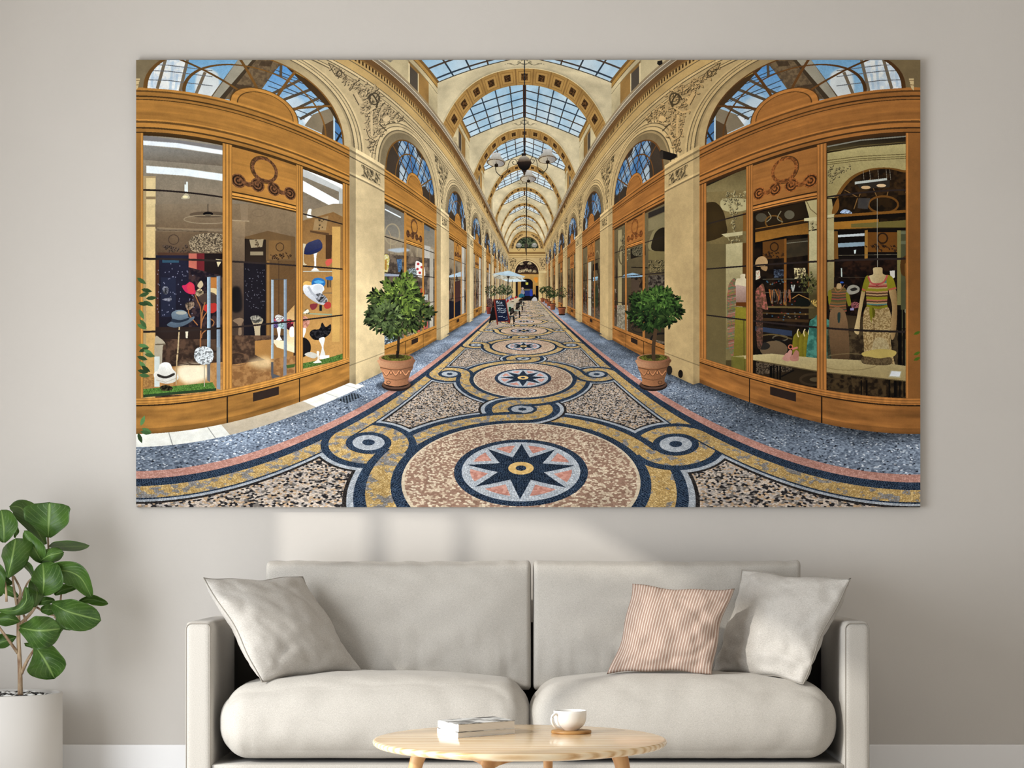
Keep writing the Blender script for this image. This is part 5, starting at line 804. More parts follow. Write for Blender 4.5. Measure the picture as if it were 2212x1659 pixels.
# ---------------------------------------------------------------- materials
class M:
    def __init__(s, name, rough=.8, spec=.3):
        s.m = bpy.data.materials.new(name); s.m.use_nodes = True; s.t = s.m.node_tree; s.b = s.t.nodes['Principled BSDF']
        s.b.inputs['Roughness'].default_value = rough; s.b.inputs['Specular IOR Level'].default_value = spec
    def n(s, typ, **k):
        q = s.t.nodes.new(typ)
        for a, v in k.items():
            if a in q.inputs: q.inputs[a].default_value = v
            else: setattr(q, a, v)
        return q
    def l(s, a, b): s.t.links.new(a, b)
    def coord(s, scale=(1, 1, 1), kind='Object'):
        c = s.n('ShaderNodeTexCoord'); m = s.n('ShaderNodeMapping'); m.inputs['Scale'].default_value = scale; s.l(c.outputs[kind], m.inputs['Vector']); return m.outputs['Vector']
    def ramp(s, fac, stops):
        r = s.n('ShaderNodeValToRGB'); e = r.color_ramp.elements
        while len(e) < len(stops): e.new(.5)
        for q, (p, c) in zip(e, stops): q.position = p; q.color = c
        s.l(fac, r.inputs['Fac']); return r.outputs['Color']
    def color(s, c): 
        if isinstance(c, tuple): s.b.inputs['Base Color'].default_value = c
        else: s.l(c, s.b.inputs['Base Color'])
    def bump(s, h, strength=.2, dist=.002, prev=None):
        b = s.n('ShaderNodeBump'); b.inputs['Strength'].default_value = strength; b.inputs['Distance'].default_value = dist; s.l(h, b.inputs['Height'])
        if prev: s.l(prev, b.inputs['Normal'])
        s.l(b.outputs['Normal'], s.b.inputs['Normal']); return b.outputs['Normal']
    def noise(s, v, scale, detail=3, rough=.5):
        q = s.n('ShaderNodeTexNoise'); q.inputs['Scale'].default_value = scale; q.inputs['Detail'].default_value = detail; q.inputs['Roughness'].default_value = rough; s.l(v, q.inputs['Vector']); return q.outputs['Fac']
def plain(name, c, rough=.6, spec=.3):
    m = M(name, rough, spec); m.color(lin(c)); return m.m
def mat_wall():
    m = M('wall_plaster', .92, .15); v = m.coord()
    a = m.noise(v, 1.3, 3); m.color(m.ramp(a, [(.3, lin((203, 197, 190))), (.7, lin((208, 202, 195)))]))
    h = m.noise(v, 160, 4, .6); n = m.bump(h, .25, .0012); h2 = m.noise(v, 22, 3); m.bump(h2, .10, .003, n); return m.m
def mat_fabric(name, c0, c1, sc=700):
    m = M(name, .95, .08); v = m.coord(); m.b.inputs['Sheen Weight'].default_value = .15
    nz = m.noise(v, sc, 2, .7); n2 = m.noise(m.coord((1, 1, 3)), sc * .35, 2, .6); mx = m.n('ShaderNodeMix', data_type='FLOAT'); mx.inputs[0].default_value = .4; m.l(nz, mx.inputs[2]); m.l(n2, mx.inputs[3])
    m.color(m.ramp(mx.outputs[0], [(.32, lin(c0)), (.68, lin(c1))])); n = m.bump(mx.outputs[0], .25, .0006)
    f = m.noise(m.coord((1.0, 1.0, .45)), 9, 1, .5); m.bump(f, .14, .010, n); return m.m
def mat_stripe():
    m = M('striped_cotton', .95, .08); uv = m.n('ShaderNodeUVMap'); sp = m.n('ShaderNodeSeparateXYZ'); m.l(uv.outputs['UV'], sp.inputs[0])
    mu = m.n('ShaderNodeMath', operation='MULTIPLY'); mu.inputs[1].default_value = 36.0; m.l(sp.outputs['X'], mu.inputs[0])
    fr = m.n('ShaderNodeMath', operation='FRACT'); m.l(mu.outputs[0], fr.inputs[0])
    nz = m.noise(m.coord(), 900, 2); ad = m.n('ShaderNodeMath', operation='MULTIPLY_ADD'); ad.inputs[1].default_value = .25; m.l(nz, ad.inputs[0]); m.l(fr.outputs[0], ad.inputs[2])
    m.color(m.ramp(ad.outputs[0], [(.10, lin((152, 126, 112))), (.55, lin((166, 140, 125))), (.78, lin((206, 192, 180))), (.98, lin((200, 186, 173))), (1.0, lin((160, 132, 118)))]))
    m.bump(nz, .3, .0008); return m.m
def mat_wood(name, c0, c1, c2, axis=(1, 9, 9), rough=.32):
    m = M(name, rough, .45); v = m.coord(axis); a = m.noise(v, 7, 4, .6); w = m.n('ShaderNodeTexWave', wave_type='BANDS', bands_direction='Y'); w.inputs['Scale'].default_value = 1.1; w.inputs['Distortion'].default_value = 5; w.inputs['Detail'].default_value = 3; m.l(v, w.inputs['Vector'])
    mx = m.n('ShaderNodeMix', data_type='FLOAT'); mx.inputs[0].default_value = .6; m.l(w.outputs['Fac'], mx.inputs[2]); m.l(a, mx.inputs[3])
    m.color(m.ramp(mx.outputs[0], [(.2, lin(c0)), (.5, lin(c1)), (.8, lin(c2))])); m.bump(mx.outputs[0], .05, .001); return m.m
def mat_leaf():
    m = M('fig_leaf', .42, .45); uv = m.n('ShaderNodeUVMap'); sp = m.n('ShaderNodeSeparateXYZ'); m.l(uv.outputs['UV'], sp.inputs[0])
    # veins: midrib and slanted side veins
    ax = m.n('ShaderNodeMath', operation='ABSOLUTE'); m.l(sp.outputs['X'], ax.inputs[0])
    mid = m.n('ShaderNodeMapRange'); mid.inputs[1].default_value = .02; mid.inputs[2].default_value = .09; mid.inputs[3].default_value = 1; mid.inputs[4].default_value = 0; m.l(ax.outputs[0], mid.inputs[0])
    k = m.n('ShaderNodeMath', operation='MULTIPLY_ADD'); k.inputs[1].default_value = -.45; m.l(ax.outputs[0], k.inputs[0]); m.l(sp.outputs['Y'], k.inputs[2])
    k2 = m.n('ShaderNodeMath', operation='MULTIPLY'); k2.inputs[1].default_value = 8; m.l(k.outputs[0], k2.inputs[0]); fr = m.n('ShaderNodeMath', operation='PINGPONG'); fr.inputs[1].default_value = .5; m.l(k2.outputs[0], fr.inputs[0])
    vn = m.n('ShaderNodeMapRange'); vn.inputs[1].default_value = 0; vn.inputs[2].default_value = .12; vn.inputs[3].default_value = .32; vn.inputs[4].default_value = 0; m.l(fr.outputs[0], vn.inputs[0])
    mx = m.n('ShaderNodeMath', operation='MAXIMUM'); m.l(mid.outputs[0], mx.inputs[0]); m.l(vn.outputs[0], mx.inputs[1])
    v = m.coord(); base = m.ramp(m.noise(v, 14, 3), [(.3, lin((46, 76, 30))), (.7, lin((84, 120, 48)))])
    spk = m.ramp(m.noise(v, 260, 2, .7), [(.64, (0, 0, 0, 1)), (.72, (1, 1, 1, 1))])
    c1 = m.n('ShaderNodeMix', data_type='RGBA'); m.l(mx.outputs[0], c1.inputs[0]); m.l(base, c1.inputs[6]); c1.inputs[7].default_value = lin((136, 164, 90))
    c2 = m.n('ShaderNodeMix', data_type='RGBA'); sc = m.n('ShaderNodeMath', operation='MULTIPLY'); sc.inputs[1].default_value = .5; m.l(spk, sc.inputs[0]); m.l(sc.outputs[0], c2.inputs[0]); m.l(c1.outputs[2], c2.inputs[6]); c2.inputs[7].default_value = lin((170, 190, 130))
    m.color(c2.outputs[2]); hm = m.n('ShaderNodeMath', operation='MULTIPLY'); hm.inputs[1].default_value = -1; m.l(mx.outputs[0], hm.inputs[0]); m.bump(hm.outputs[0], .5, .003)
    tr = m.n('ShaderNodeBsdfTranslucent'); tr.inputs['Color'].default_value = lin((150, 180, 70)); ms = m.n('ShaderNodeMixShader'); ms.inputs[0].default_value = .28
    out = m.t.nodes['Material Output']; m.l(m.b.outputs[0], ms.inputs[1]); m.l(tr.outputs[0], ms.inputs[2]); m.l(ms.outputs[0], out.inputs['Surface']); return m.m
def mat_bark():
    m = M('fig_bark', .85, .2); v = m.coord((1, 1, .35)); a = m.noise(v, 60, 3, .6); m.color(m.ramp(a, [(.3, lin((128, 98, 76))), (.6, lin((182, 158, 128)))])); m.bump(a, .5, .002); return m.m
WALL = mat_wall(); FAB = mat_fabric('sofa_linen', (160, 154, 146), (201, 196, 188)); FAB2 = mat_fabric('cushion_linen', (164, 158, 150), (203, 198, 191), 470)
STRIPE = mat_stripe(); PIPE = plain('piping_thread', (150, 144, 135), .9, .1)
OAK = mat_wood('light_oak', (206, 160, 106), (242, 212, 168), (252, 232, 198), (1, 9, 9), .16); OAKL = mat_wood('oak_leg', (178, 128, 82), (200, 154, 104), (212, 170, 120), (9, 9, 1), .5)
LEAF = mat_leaf(); BARK = mat_bark(); POT = plain('matte_ceramic', (200, 195, 189), .55, .35); WHITE = plain('white_trim', (248, 246, 245), .5, .3); CUPM = plain('white_porcelain', (240, 237, 232), .18, .5)
COAST = mat_wood('coaster_wood', (140, 98, 52), (166, 122, 68), (180, 138, 84), (1, 6, 6), .5); DARK = plain('gap_shade_and_feet', (60, 56, 52), .95, .05)

# ---------------------------------------------------------------- the room
bm = bmesh.new(); box(bm, -2.6, 3.4, DW, DW + .15, 0, 3.4); struct(obj('wall_back', bm, WALL, smooth=False))
bm = bmesh.new(); box(bm, -2.75, 3.55, -1.0, DW + .15, -.12, 0)
fm = mat_wood('pale_floor_boards', (222, 218, 212), (230, 226, 220), (236, 232, 227), (3, .6, 3), .5); struct(obj('floor', bm, fm, smooth=False))
bm = bmesh.new(); box(bm, -2.6, 3.4, DW - .016, DW, 0, .135); bev(bm, .003, 2); struct(obj('baseboard_back', bm, WHITE, smooth=False))
# left wall with the raked window that lets the sun in (outside the frame)
WX = -2.6
def slab(bm, yz, x0, x1):
    a = [bm.verts.new((x0, y, z)) for y, z in yz]; b = [bm.verts.new((x1, y, z)) for y, z in yz]; bm.faces.new(a); bm.faces.new(b[::-1]); n = len(yz)
    for i in range(n): bm.faces.new((a[i], b[i], b[(i + 1) % n], a[(i + 1) % n]))
def head(y): return min(2.03 + .677 * (6.56 - y), 2.60)
bm = bmesh.new(); x0, x1 = WX - .15, WX
slab(bm, [(1.2, 0), (3.3, 0), (3.3, 3.4), (1.2, 3.4)], x0, x1); slab(bm, [(6.62, 0), (DW + .15, 0), (DW + .15, 3.4), (6.62, 3.4)], x0, x1); slab(bm, [(3.3, 0), (6.62, 0), (6.62, .06), (3.3, .06)], x0, x1); slab(bm, [(3.3, 2.6), (5.718, 2.6), (6.62, head(6.62)), (6.62, 3.4), (3.3, 3.4)], x0, x1)
bmesh.ops.recalc_face_normals(bm, faces=bm.faces[:]); struct(obj('wall_left', bm, WALL, smooth=False))
bm = bmesh.new(); w = .04; a0, a1 = WX - .10, WX - .05
for y, w in ((3.3, .04), (4.12, .04), (4.95, .04), (6.03, .018), (6.27, .024), (6.58, .04)): slab(bm, [(y, .06), (y + w, .06), (y + w, head(y + w)), (y, head(y))], a0, a1)
slab(bm, [(3.3, .06), (6.62, .06), (6.62, .10), (3.3, .10)], a0, a1); slab(bm, [(3.3, 2.56), (5.70, 2.56), (6.62, head(6.62) - .04), (6.62, head(6.62)), (5.718, 2.6), (3.3, 2.6)], a0, a1)
bmesh.ops.recalc_face_normals(bm, faces=bm.faces[:]); struct(obj('window_1', bm, WHITE, smooth=False))
bm = bmesh.new(); box(bm, -2.75, 3.6, 1.2, DW + .15, 3.4, 3.5); struct(obj('ceiling', bm, plain('ceiling_paint', (232, 228, 222), .9, .1), smooth=False))
bm = bmesh.new(); box(bm, 3.4, 3.55, 1.2, DW + .15, 0, 3.4); struct(obj('wall_right', bm, WALL, smooth=False))
# ---------------------------------------------------------------- sofa
def wrinkle(p, s, amt): return (mnoise.noise(Vector(p) * s) ) * amt
def crease(p, s, amt): return max(0, 1 - 3.2 * abs(mnoise.noise(Vector(p) * s))) ** 2 * amt   # sharp folds
SOFA = thing('sofa', 'light beige linen two-seat sofa against the wall under the large arcade print', 'sofa', (0, DS + .4, 0))
XL0, XL1, XR0, XR1 = at(398, 0, DS).x, at(457, 0, DS).x, at(1823, 0, DS).x, at(1881, 0, DS).x
ARMZ = at(0, 1343, DS).z; YB = DS + .64
for x0, x1 in ((XL0, XL1), (XR0, XR1)):
    cx = (x0 + x1) / 2; hw = (x1 - x0) / 2; hz = (ARMZ - .04) / 2
    a = obj('arm', soft_box((cx, (DS + YB) / 2, .04 + hz), (hw, (YB - DS) / 2, hz), (.020, .020, .022), 14), FAB, SOFA)
    for yy in (DS + .0045,):                                   # piping round the front face
        bm = bmesh.new(); e = .006
        rr = .018; arc = lambda cx_, a0, a1: [(cx_ + rr * math.cos(a0 + (a1 - a0) * i / 6), yy, ARMZ - e - rr + rr * math.sin(a0 + (a1 - a0) * i / 6)) for i in range(7)]
        pts = [(x0 + e, yy, .05), (x0 + e, yy, .3)] + arc(x0 + e + rr, math.pi, math.pi / 2) + arc(x1 - e - rr, math.pi / 2, 0) + [(x1 - e, yy, .3), (x1 - e, yy, .05)]
        tube(bm, pts, .0018, 6); p = obj('piping', bm, PIPE, a)
bm = soft_box(((XL1 + XR0) / 2, YB - .045, .31), ((XR0 - XL1) / 2 + .005, .045, .285), (.015, .02, .025), 10); obj('back_frame', bm, DARK, SOFA)  # frame coloured near-black: shade of the gap beside the cushions painted in
bm = soft_box(((XL1 + XR0) / 2, DS + .30, .105), ((XR0 - XL1) / 2 + .004, .292, .038), (.008, .012, .010), 10); obj('base_rail', bm, FAB, SOFA)
for px in (XL0 + .03, XR1 - .03):
    for y in (DS + .06, YB - .06): bm = bmesh.new(); lathe(bm, [(0, 0), (.018, 0), (.02, .05), (0, .05)], 16, (px, y, 0)); obj('foot', bm, DARK, SOFA)
# seat cushions: strongly rounded at the front
def seat(px0, px1, flip):
    a = at(px0, 0, DS - .02).x; b = at(px1, 0, DS - .02).x; cx = (a + b) / 2; hx = (b - a) / 2; zt = .412; zb = .155; hz = (zt - zb) / 2
    y0 = DS - .045; y1 = DS + .50; hy = (y1 - y0) / 2
    def fn(p, u):
        x, y, z = p; ux, uy, uz = u
        if uz > .2: z += .030 * (1 - ux * ux) * max(0, 1 - (uy * .8 + .1) ** 2) * (uz - .2) / .8
        if uy < -.3:                                          # front face bulges out, shoulders fall away at the outer ends
            y -= .018 * (1 - ux * ux) * (1 - uz * uz * .6) * min(1, (-uy - .3) / .5)
        drop = max(0, (abs(ux) - .35) / .65) ** 1.6
        kz = ((uz + 1) / 2) ** 1.4; z -= (.020 if (ux < 0) != flip else .012) * drop * kz
        k = wrinkle((p.x * 1.0 + flip * 3, p.y * 1.2, p.z * .7), 9, .0035) + wrinkle((p.x * 1.4 + flip * 5, p.y, p.z * .4), 22, .0018)
        k -= crease((p.x * 1.7 + flip * 4, 1.5, p.z * .6), 7, .0055) * max(0, -uy) * max(0, .6 - uz * .8) + crease((p.x * .8 + flip * 2, p.y * 1.5, 3.5), 6, .003) * max(0, uz)
        return Vector((x, y - k * (uy < -.4), z + k * (uz > .4)))
    return obj('seat_cushion', soft_box((cx, (y0 + y1) / 2, (zb + zt) / 2), (hx, hy, hz), (.10, .125, .118), 48, fn), FAB, SOFA)
seat(467, 1145.5, False); seat(1142.5, 1815, True)
# back cushions: flat boxed cushions with a soft face
def backc(pxa, pxb, pxat, pxbt, flip):
    yf = DS + .40; zt = at(0, 1211, yf + .02).z; zb = .36; hz = (zt - zb) / 2; cz = (zt + zb) / 2
    a, b = at(pxa, 0, yf).x, at(pxb, 0, yf).x; at_, bt = at(pxat, 0, yf + .03).x, at(pxbt, 0, yf + .03).x; hy = .085
    def fn(p, u):
        ux, uy, uz = u; t = (uz + 1) / 2; x0 = a + (at_ - a) * t; x1 = b + (bt - b) * t
        x = (x0 + x1) / 2 + (x1 - x0) / 2 * (p.x / 1.0)
        bulge = (1 - ux ** 4) * (1 - uz ** 4)
        y = p.y - .035 * bulge * (uy < 0) + .045 * t
        f = max(0, -uz + .1)
        k = wrinkle((x * 1.6 + flip * 7, 0, p.z * .5), 17, .013) * f + wrinkle((x * 1.2 + 4, 1, p.z * 2), 12, .009) * max(0, uz - .3) + wrinkle((x - p.z * 1.4, 3, p.z + x * .4), 7, .006)
        k -= crease((x * 2.2 + flip * 7, .5, p.z * .55), 8, .0075) * max(0, -uz + .05) ** .7 + crease((x * 2.6 + flip * 3, 2.5, p.z * .8), 9, .006) * max(0, uz - .45) + crease((x * .7 - p.z * .5, 4.5 + flip, p.z * 1.6 + x * .3), 4.5, .004)
        if uy < -.2: y -= k * (1 - abs(ux) ** 6) * (1 - abs(uz) ** 8)
        z = p.z + (wrinkle((x * 2 + 5, 2, 1), 10, .005) - .004 * (1 - ux * ux)) * max(0, uz) ** 4
        return Vector((x, y, z))
    return obj('back_cushion', soft_box((0, yf + hy, cz), (1.0, hy, hz), (.022, .05, .022), 56, fn), FAB, SOFA)
backc(566, 1147.5, 572, 1147, False); backc(1151, 1734, 1151.5, 1733, True)
# ---------------------------------------------------------------- throw cushions
def pillow(name, label, corners, thick, mats, group=None, seed=1, pinch=.10, dent=None, wr=.006):
    """corners: TL, TR, BR, BL as (px, py, depth)"""
    TL, TR, BR, BL = [at(*c) for c in corners]; n = 36; cen = (TL + TR + BR + BL) / 4
    nrm = (TR - TL).cross(BL - TL).normalized()
    if nrm.y > 0: nrm = -nrm
    bm = bmesh.new(); uvl = bm.loops.layers.uv.new('UVMap'); grid = {}; uvs = {}
    for s in (1, -1):
        for i in range(n + 1):
            for j in range(n + 1):
                u = math.sin((-1 + 2 * i / n) * math.pi / 2) * .4 + (-1 + 2 * i / n) * .6; v = math.sin((-1 + 2 * j / n) * math.pi / 2) * .4 + (-1 + 2 * j / n) * .6
                edge = i in (0, n) or j in (0, n)
                if edge and s < 0: grid[(s, i, j)] = grid[(1, i, j)]; continue
                uu = u * (1 - pinch * (1 - v * v) * abs(u)) + .022 * math.sin(v * 5.5 + seed * 2) * u * u; vv = v * (1 - pinch * (1 - u * u) * abs(v)) + .018 * math.sin(u * 6.5 + seed) * v * v
                a = (uu + 1) / 2; b = (vv + 1) / 2
                p = (TL * (1 - a) + TR * a) * (1 - b) + (BL * (1 - a) + BR * a) * b
                t = thick * ((1 - u * u) ** (.55 if s > 0 else .42)) * ((1 - v * v) ** (.55 if s > 0 else .5)) * (1.0 if s > 0 else 1.15)
                if not edge:
                    k = wrinkle((u * 1.5 + seed, v * 1.5, s), 2.2, wr) + wrinkle((u * 2 + seed * 3, v * 3 - u, s), 3.5, wr * .6)
                    ed = max(abs(u), abs(v)); k += wrinkle((u * 5 + seed, v * 5, 2), 2, wr * .9) * max(0, ed - .5) * 1.6 * (1 - ed) * 4; k -= crease((u * 1.1 + seed * 4, v * 1.1 + seed, s), 1.6, wr * 1.3) * min(1, ed * 1.3) * (1 - ed ** 6)
                    if dent:
                        for du, dv, r, dd in dent: k -= dd * math.exp(-((u - du) ** 2 + (v - dv) ** 2) / r ** 2)
                    t += k
                grid[(s, i, j)] = bm.verts.new(p + nrm * t * s); uvs[grid[(s, i, j)]] = ((u + 1) / 2, (v + 1) / 2)
    for s in (1, -1):
        for i in range(n):
            for j in range(n):
                q = [grid[(s, i, j)], grid[(s, i + 1, j)], grid[(s, i + 1, j + 1)], grid[(s, i, j + 1)]]
                if s < 0: q.reverse()
                try: f = bm.faces.new(q)
                except ValueError: continue
                for l in f.loops: l[uvl].uv = uvs[l.vert]
    rim = [grid[(1, i, 0)].co.copy() for i in range(n)] + [grid[(1, n, j)].co.copy() for j in range(n)] + [grid[(1, i, n)].co.copy() for i in range(n, 0, -1)] + [grid[(1, 0, j)].co.copy() for j in range(n, 0, -1)]
    bmesh.ops.recalc_face_normals(bm, faces=bm.faces[:])
    o = obj(name, bm, mats[0]); tag(o, label, 'cushion', group)
    if len(mats) > 1:
        bm = bmesh.new(); tube(bm, rim + [rim[0]], .0022, 6, False); obj('piping', bm, mats[1], o)
    return o
pillow('throw_cushion', 'plain light beige square throw cushion leaning on the left sofa arm', [(438, 1247, 7.16), (652, 1244, 7.47), (784, 1454, 7.44), (563, 1472, 7.13)], .075, [FAB2, PIPE], 'throw cushions on the sofa', 1, .07)
pillow('throw_cushion', 'plain light beige square throw cushion leaning on the right sofa arm behind the pink one', [(1606, 1229, 7.50), (1841, 1248, 7.17), (1736, 1476, 7.13), (1535, 1454, 7.44)], .075, [FAB2, PIPE], 'throw cushions on the sofa', 2, .07, [(.62, .45, .16, .022), (.45, .75, .10, .014), (.75, .85, .09, .016)], .011)
pillow('throw_cushion', 'small dusty pink cushion with thin white stripes at the right of the sofa', [(1365, 1260, 7.30), (1586, 1271, 7.24), (1540, 1457, 7.19), (1313, 1456, 7.25)], .055, [STRIPE], 'throw cushions on the sofa', 3, .08, [(.55, .25, .10, .012), (-.3, .85, .12, .010), (.7, .8, .1, .010), (-.35, -.85, .15, .012)], .008)
# ---------------------------------------------------------------- coffee table
TZ = .352; TD = 5.75
TAB = thing('coffee_table', 'oval light oak coffee table with splayed legs in front of the sofa', 'coffee table', (at(1123, 0, TD).x, TD, 0))
TXC = at(1123, 0, TD).x; TA = 317 * TD / FP; TBY = TA * 1.13
bm = bmesh.new()
lathe(bm, [(0, -.006)] + [(TA * r, z) for r, z in ((.90, -.010), (.96, -.009), (.985, -.006), (.996, -.002), (1.0, .002), (.998, .0065), (.99, .0095), (.975, .011), (.0, .011))], 128, (TXC, TD, TZ - .011), TBY / TA)
obj('tabletop', bm, OAK, TAB)
def leg(px_t, px_b, py_b, d, w0, w1, inward):
    top = Vector((at(px_t, 0, d).x, d, TZ - .022)); b = at(px_b, py_b, d); dirv = b - top; bot = top + dirv * ((TZ - .022) / (top.z - b.z)); k = Vector((inward[0], inward[1], 0)) * .05
    bm = bmesh.new(); pts = [bot, bot.lerp(top, .35), bot.lerp(top, .7), bot.lerp(top, .88) + k * .05, top + k * .25]
    pts[0].z = 0
    rad = [w1 * .62, w1 * .8, w1, w0 * .92, w0]; tube(bm, spline(pts, 4), [rad[0] + (rad[-1] - rad[0]) * i / 16 for i in range(17)], 20)
    obj('leg', bm, OAKL, TAB); return top
l1 = leg(905, 896, 1659, 5.78, .0225, .019, (1, 0)); l2 = leg(1056, 1052, 1659, 5.46, .0195, .016, (.5, 1)); l3 = leg(1184, 1184, 1659, 6.08, .0165, .015, (-.3, -1)); l4 = leg(1341, 1346, 1659, 5.72, .0235, .020, (-1, 0))
for a, b in ((l1, l2), (l2, l4), (l4, l3), (l3, l1)):          # aprons between neighbouring legs
    bm = bmesh.new(); d = (b - a); L = d.length; d.normalize(); n = Vector((-d.y, d.x, 0)); pts = []
    for i in range(17):
        t = i / 16; h = .016 + .020 * (abs(2 * t - 1) ** 6); c = a + d * L * t; c.z = TZ - .020
        for s in (-1, 1): pts.append([bm.verts.new(c + n * .008 * s), bm.verts.new(c + n * .008 * s - Vector((0, 0, h)))])
    for i in range(16):
        p, q, r, s_ = pts[2 * i], pts[2 * i + 1], pts[2 * i + 2], pts[2 * i + 3]
        bm.faces.new((p[0], r[0], r[1], p[1])); bm.faces.new((q[0], q[1], s_[1], s_[0])); bm.faces.new((p[1], r[1], s_[1], q[1])); bm.faces.new((p[0], q[0], s_[0], r[0]))
    bmesh.ops.recalc_face_normals(bm, faces=bm.faces[:]); obj('apron', bm, OAKL, TAB, smooth=False)
# ---------------------------------------------------------------- books on the table
def cover_mat():
    m = M('photo_cover', .35, .4); v = m.coord((1, 1, 1)); a = m.noise(v, 16, 3, .6); m.color(m.ramp(a, [(.40, lin((70, 70, 70))), (.47, lin((150, 150, 148))), (.55, lin((226, 226, 224)))])); return m.m
COVER = cover_mat(); COVW = plain('white_cover', (236, 234, 230), .35, .4)
def page_mat():
    m = M('page_edges', .85, .1); w = m.n('ShaderNodeTexWave', wave_type='BANDS', bands_direction='Z'); w.inputs['Scale'].default_value = 150; w.inputs['Distortion'].default_value = .4; m.l(m.coord(), w.inputs['Vector'])
    m.color(m.ramp(w.outputs['Fac'], [(.2, lin((222, 216, 206))), (.7, lin((240, 237, 231)))])); return m.m
PAGE = page_mat()
f0 = on_z(989, 1594.5, TZ); l0 = on_z(944, 1584.5, TZ); r0 = on_z(1113, 1585, TZ)
def book(name, label, z0, h, scale, mats, shift):
    u = (r0 - f0); v = (l0 - f0); u.z = v.z = 0; cv = .0018
    o = f0 + u * shift[0] + v * shift[1]; e = thing(name, label, 'book', (o.x, o.y, z0), 'books stacked on the coffee table')
    def prism(a0, a1, b0, b1, za, zb):
        bm = bmesh.new(); vs = [bm.verts.new(Vector((o.x, o.y, 0)) + u * a + v * b + Vector((0, 0, z))) for a in (a0, a1) for b in (b0, b1) for z in (za, zb)]
        for f in ((0, 1, 3, 2), (4, 6, 7, 5), (0, 4, 5, 1), (2, 3, 7, 6), (0, 2, 6, 4), (1, 5, 7, 3)): bm.faces.new([vs[i] for i in f])
        bmesh.ops.recalc_face_normals(bm, faces=bm.faces[:]); bev(bm, .0005, 1); return bm
    s = scale
    obj('cover', prism(0, s, 0, s, z0, z0 + cv), mats[0], e, False); obj('pages', prism(.006, s - .004, .006, s - .012, z0 + cv, z0 + h - cv), PAGE, e, False)
    obj('cover', prism(0, s, 0, s, z0 + h - cv, z0 + h), mats[0], e, False); obj('spine', prism(0, s, s - .012, s, z0 + cv, z0 + h - cv), mats[1], e, False)
hb = (1594.5 - 1583) * f0.y / FP; ht = (1583 - 1564.5) * f0.y / FP
book('book', 'thin white paperback at the bottom of the stack on the coffee table', TZ, hb, 1.0, (COVW, COVW), (0, 0))
book('book', 'thick white book with a grey photo cover lying on top of the stack', TZ + hb, ht, .985, (COVER, COVW), (.006, -.004))
# ---------------------------------------------------------------- coaster and cup
c0 = on_z(1234, 1583.5, TZ); bm = bmesh.new(); R = 43.5 * c0.y / FP
lathe(bm, [(0, 0), (R * .97, 0), (R, .0015), (R, .0062), (R * .98, .0078), (0, .0078)], 64, (c0.x, c0.y, TZ)); tag(obj('coaster', bm, COAST), 'round brown wooden coaster under the white cup', 'coaster')
k = c0.y / FP; CZ = TZ + .0078; cc = on_z(1231.5, 1577, CZ)
CUP = thing('cup', 'small white porcelain cup with a handle standing on the wooden coaster', 'cup', (cc.x, cc.y, CZ))
bm = bmesh.new(); P_ = lambda r, y: (r * k, y * k)
lathe(bm, [P_(*q) for q in ((0, 0), (17, 0), (18, 1), (20, 2.5), (26, 7), (31, 13), (34, 20), (35.3, 28), (35.6, 36), (35.8, 42), (35.2, 42.8), (34.4, 42), (33.8, 36), (33, 26), (30, 15), (24, 7), (0, 4))], 64, (cc.x, cc.y, CZ)); obj('bowl', bm, CUPM, CUP)
bm = bmesh.new(); hd = Vector((-.80, -.60, 0)).normalized()
pts = [Vector((cc.x, cc.y, CZ)) + hd * r * k + Vector((0, 0, z * k)) for r, z in ((33, 35), (40, 36.5), (47, 33), (50, 26), (48, 18), (41, 10), (30, 6), (22, 4.5))]
tube(bm, spline(pts, 5), 3.1 * k, 12); obj('handle', bm, CUPM, CUP)
bm = bmesh.new(); lathe(bm, [(0, 0), (32 * k, 0)], 48, (cc.x, cc.y, CZ + 22 * k)); obj('coffee', bm, plain('black_coffee', (60, 40, 28), .1, .5), CUP)
# ---------------------------------------------------------------- potted fiddle-leaf fig
PD = 7.58; PX = 2.0; pc = at(PX, 0, PD); PR = (132.5 - PX) * PD / FP; PZ = at(0, 1496, PD).z
FIG = thing('potted_fig', 'leafy fiddle-leaf fig in a tall white cylinder pot left of the sofa', 'potted plant', (pc.x, PD, 0))
bm = bmesh.new(); lathe(bm, [(0, 0), (PR - .004, 0), (PR, .004), (PR, PZ - .003), (PR - .003, PZ), (PR - .011, PZ), (PR - .013, PZ - .003), (PR - .013, PZ - .035), (0, PZ - .035)], 96, (pc.x, PD, 0)); obj('pot', bm, POT, FIG)
bm = bmesh.new(); lathe(bm, [(PR - .0135, 0), (0, .003)], 64, (pc.x, PD, PZ - .016)); obj('soil', bm, plain('dark_soil', (70, 62, 54), .95, .05), FIG)
rnd = random.Random(5)
for mat, nm, sd in ((plain('white_pebbles', (232, 230, 226), .5, .3), 'white_pebbles', 1), (plain('black_pebbles', (28, 27, 28), .4, .4), 'black_pebbles', 2)):
    bm = bmesh.new()
    for i in range(130):
        a = rnd.uniform(0, 6.283); r = (PR - .03) * math.sqrt(rnd.random()); q = bmesh.ops.create_icosphere(bm, subdivisions=1, radius=rnd.uniform(.006, .012), matrix=Matrix.Translation((pc.x + r * math.cos(a), PD + r * math.sin(a), PZ - .011 + rnd.uniform(-.002, .003))) @ Matrix.Diagonal((1.3, 1.0, .6, 1)))
    o = obj(nm, bm, mat, FIG); o['kind'] = 'stuff'
bm = bmesh.new(); T = lambda x, y, d=0: at(x, y, PD + d)
tube(bm, spline([at(43.5, 1501, PD), T(43.5, 1470), T(42.5, 1430), T(40, 1380), T(40, 1330), T(38, 1295)], 5), [.0095 - .0035 * i / 25 for i in range(26)], 12); obj('trunk', bm, BARK, FIG)
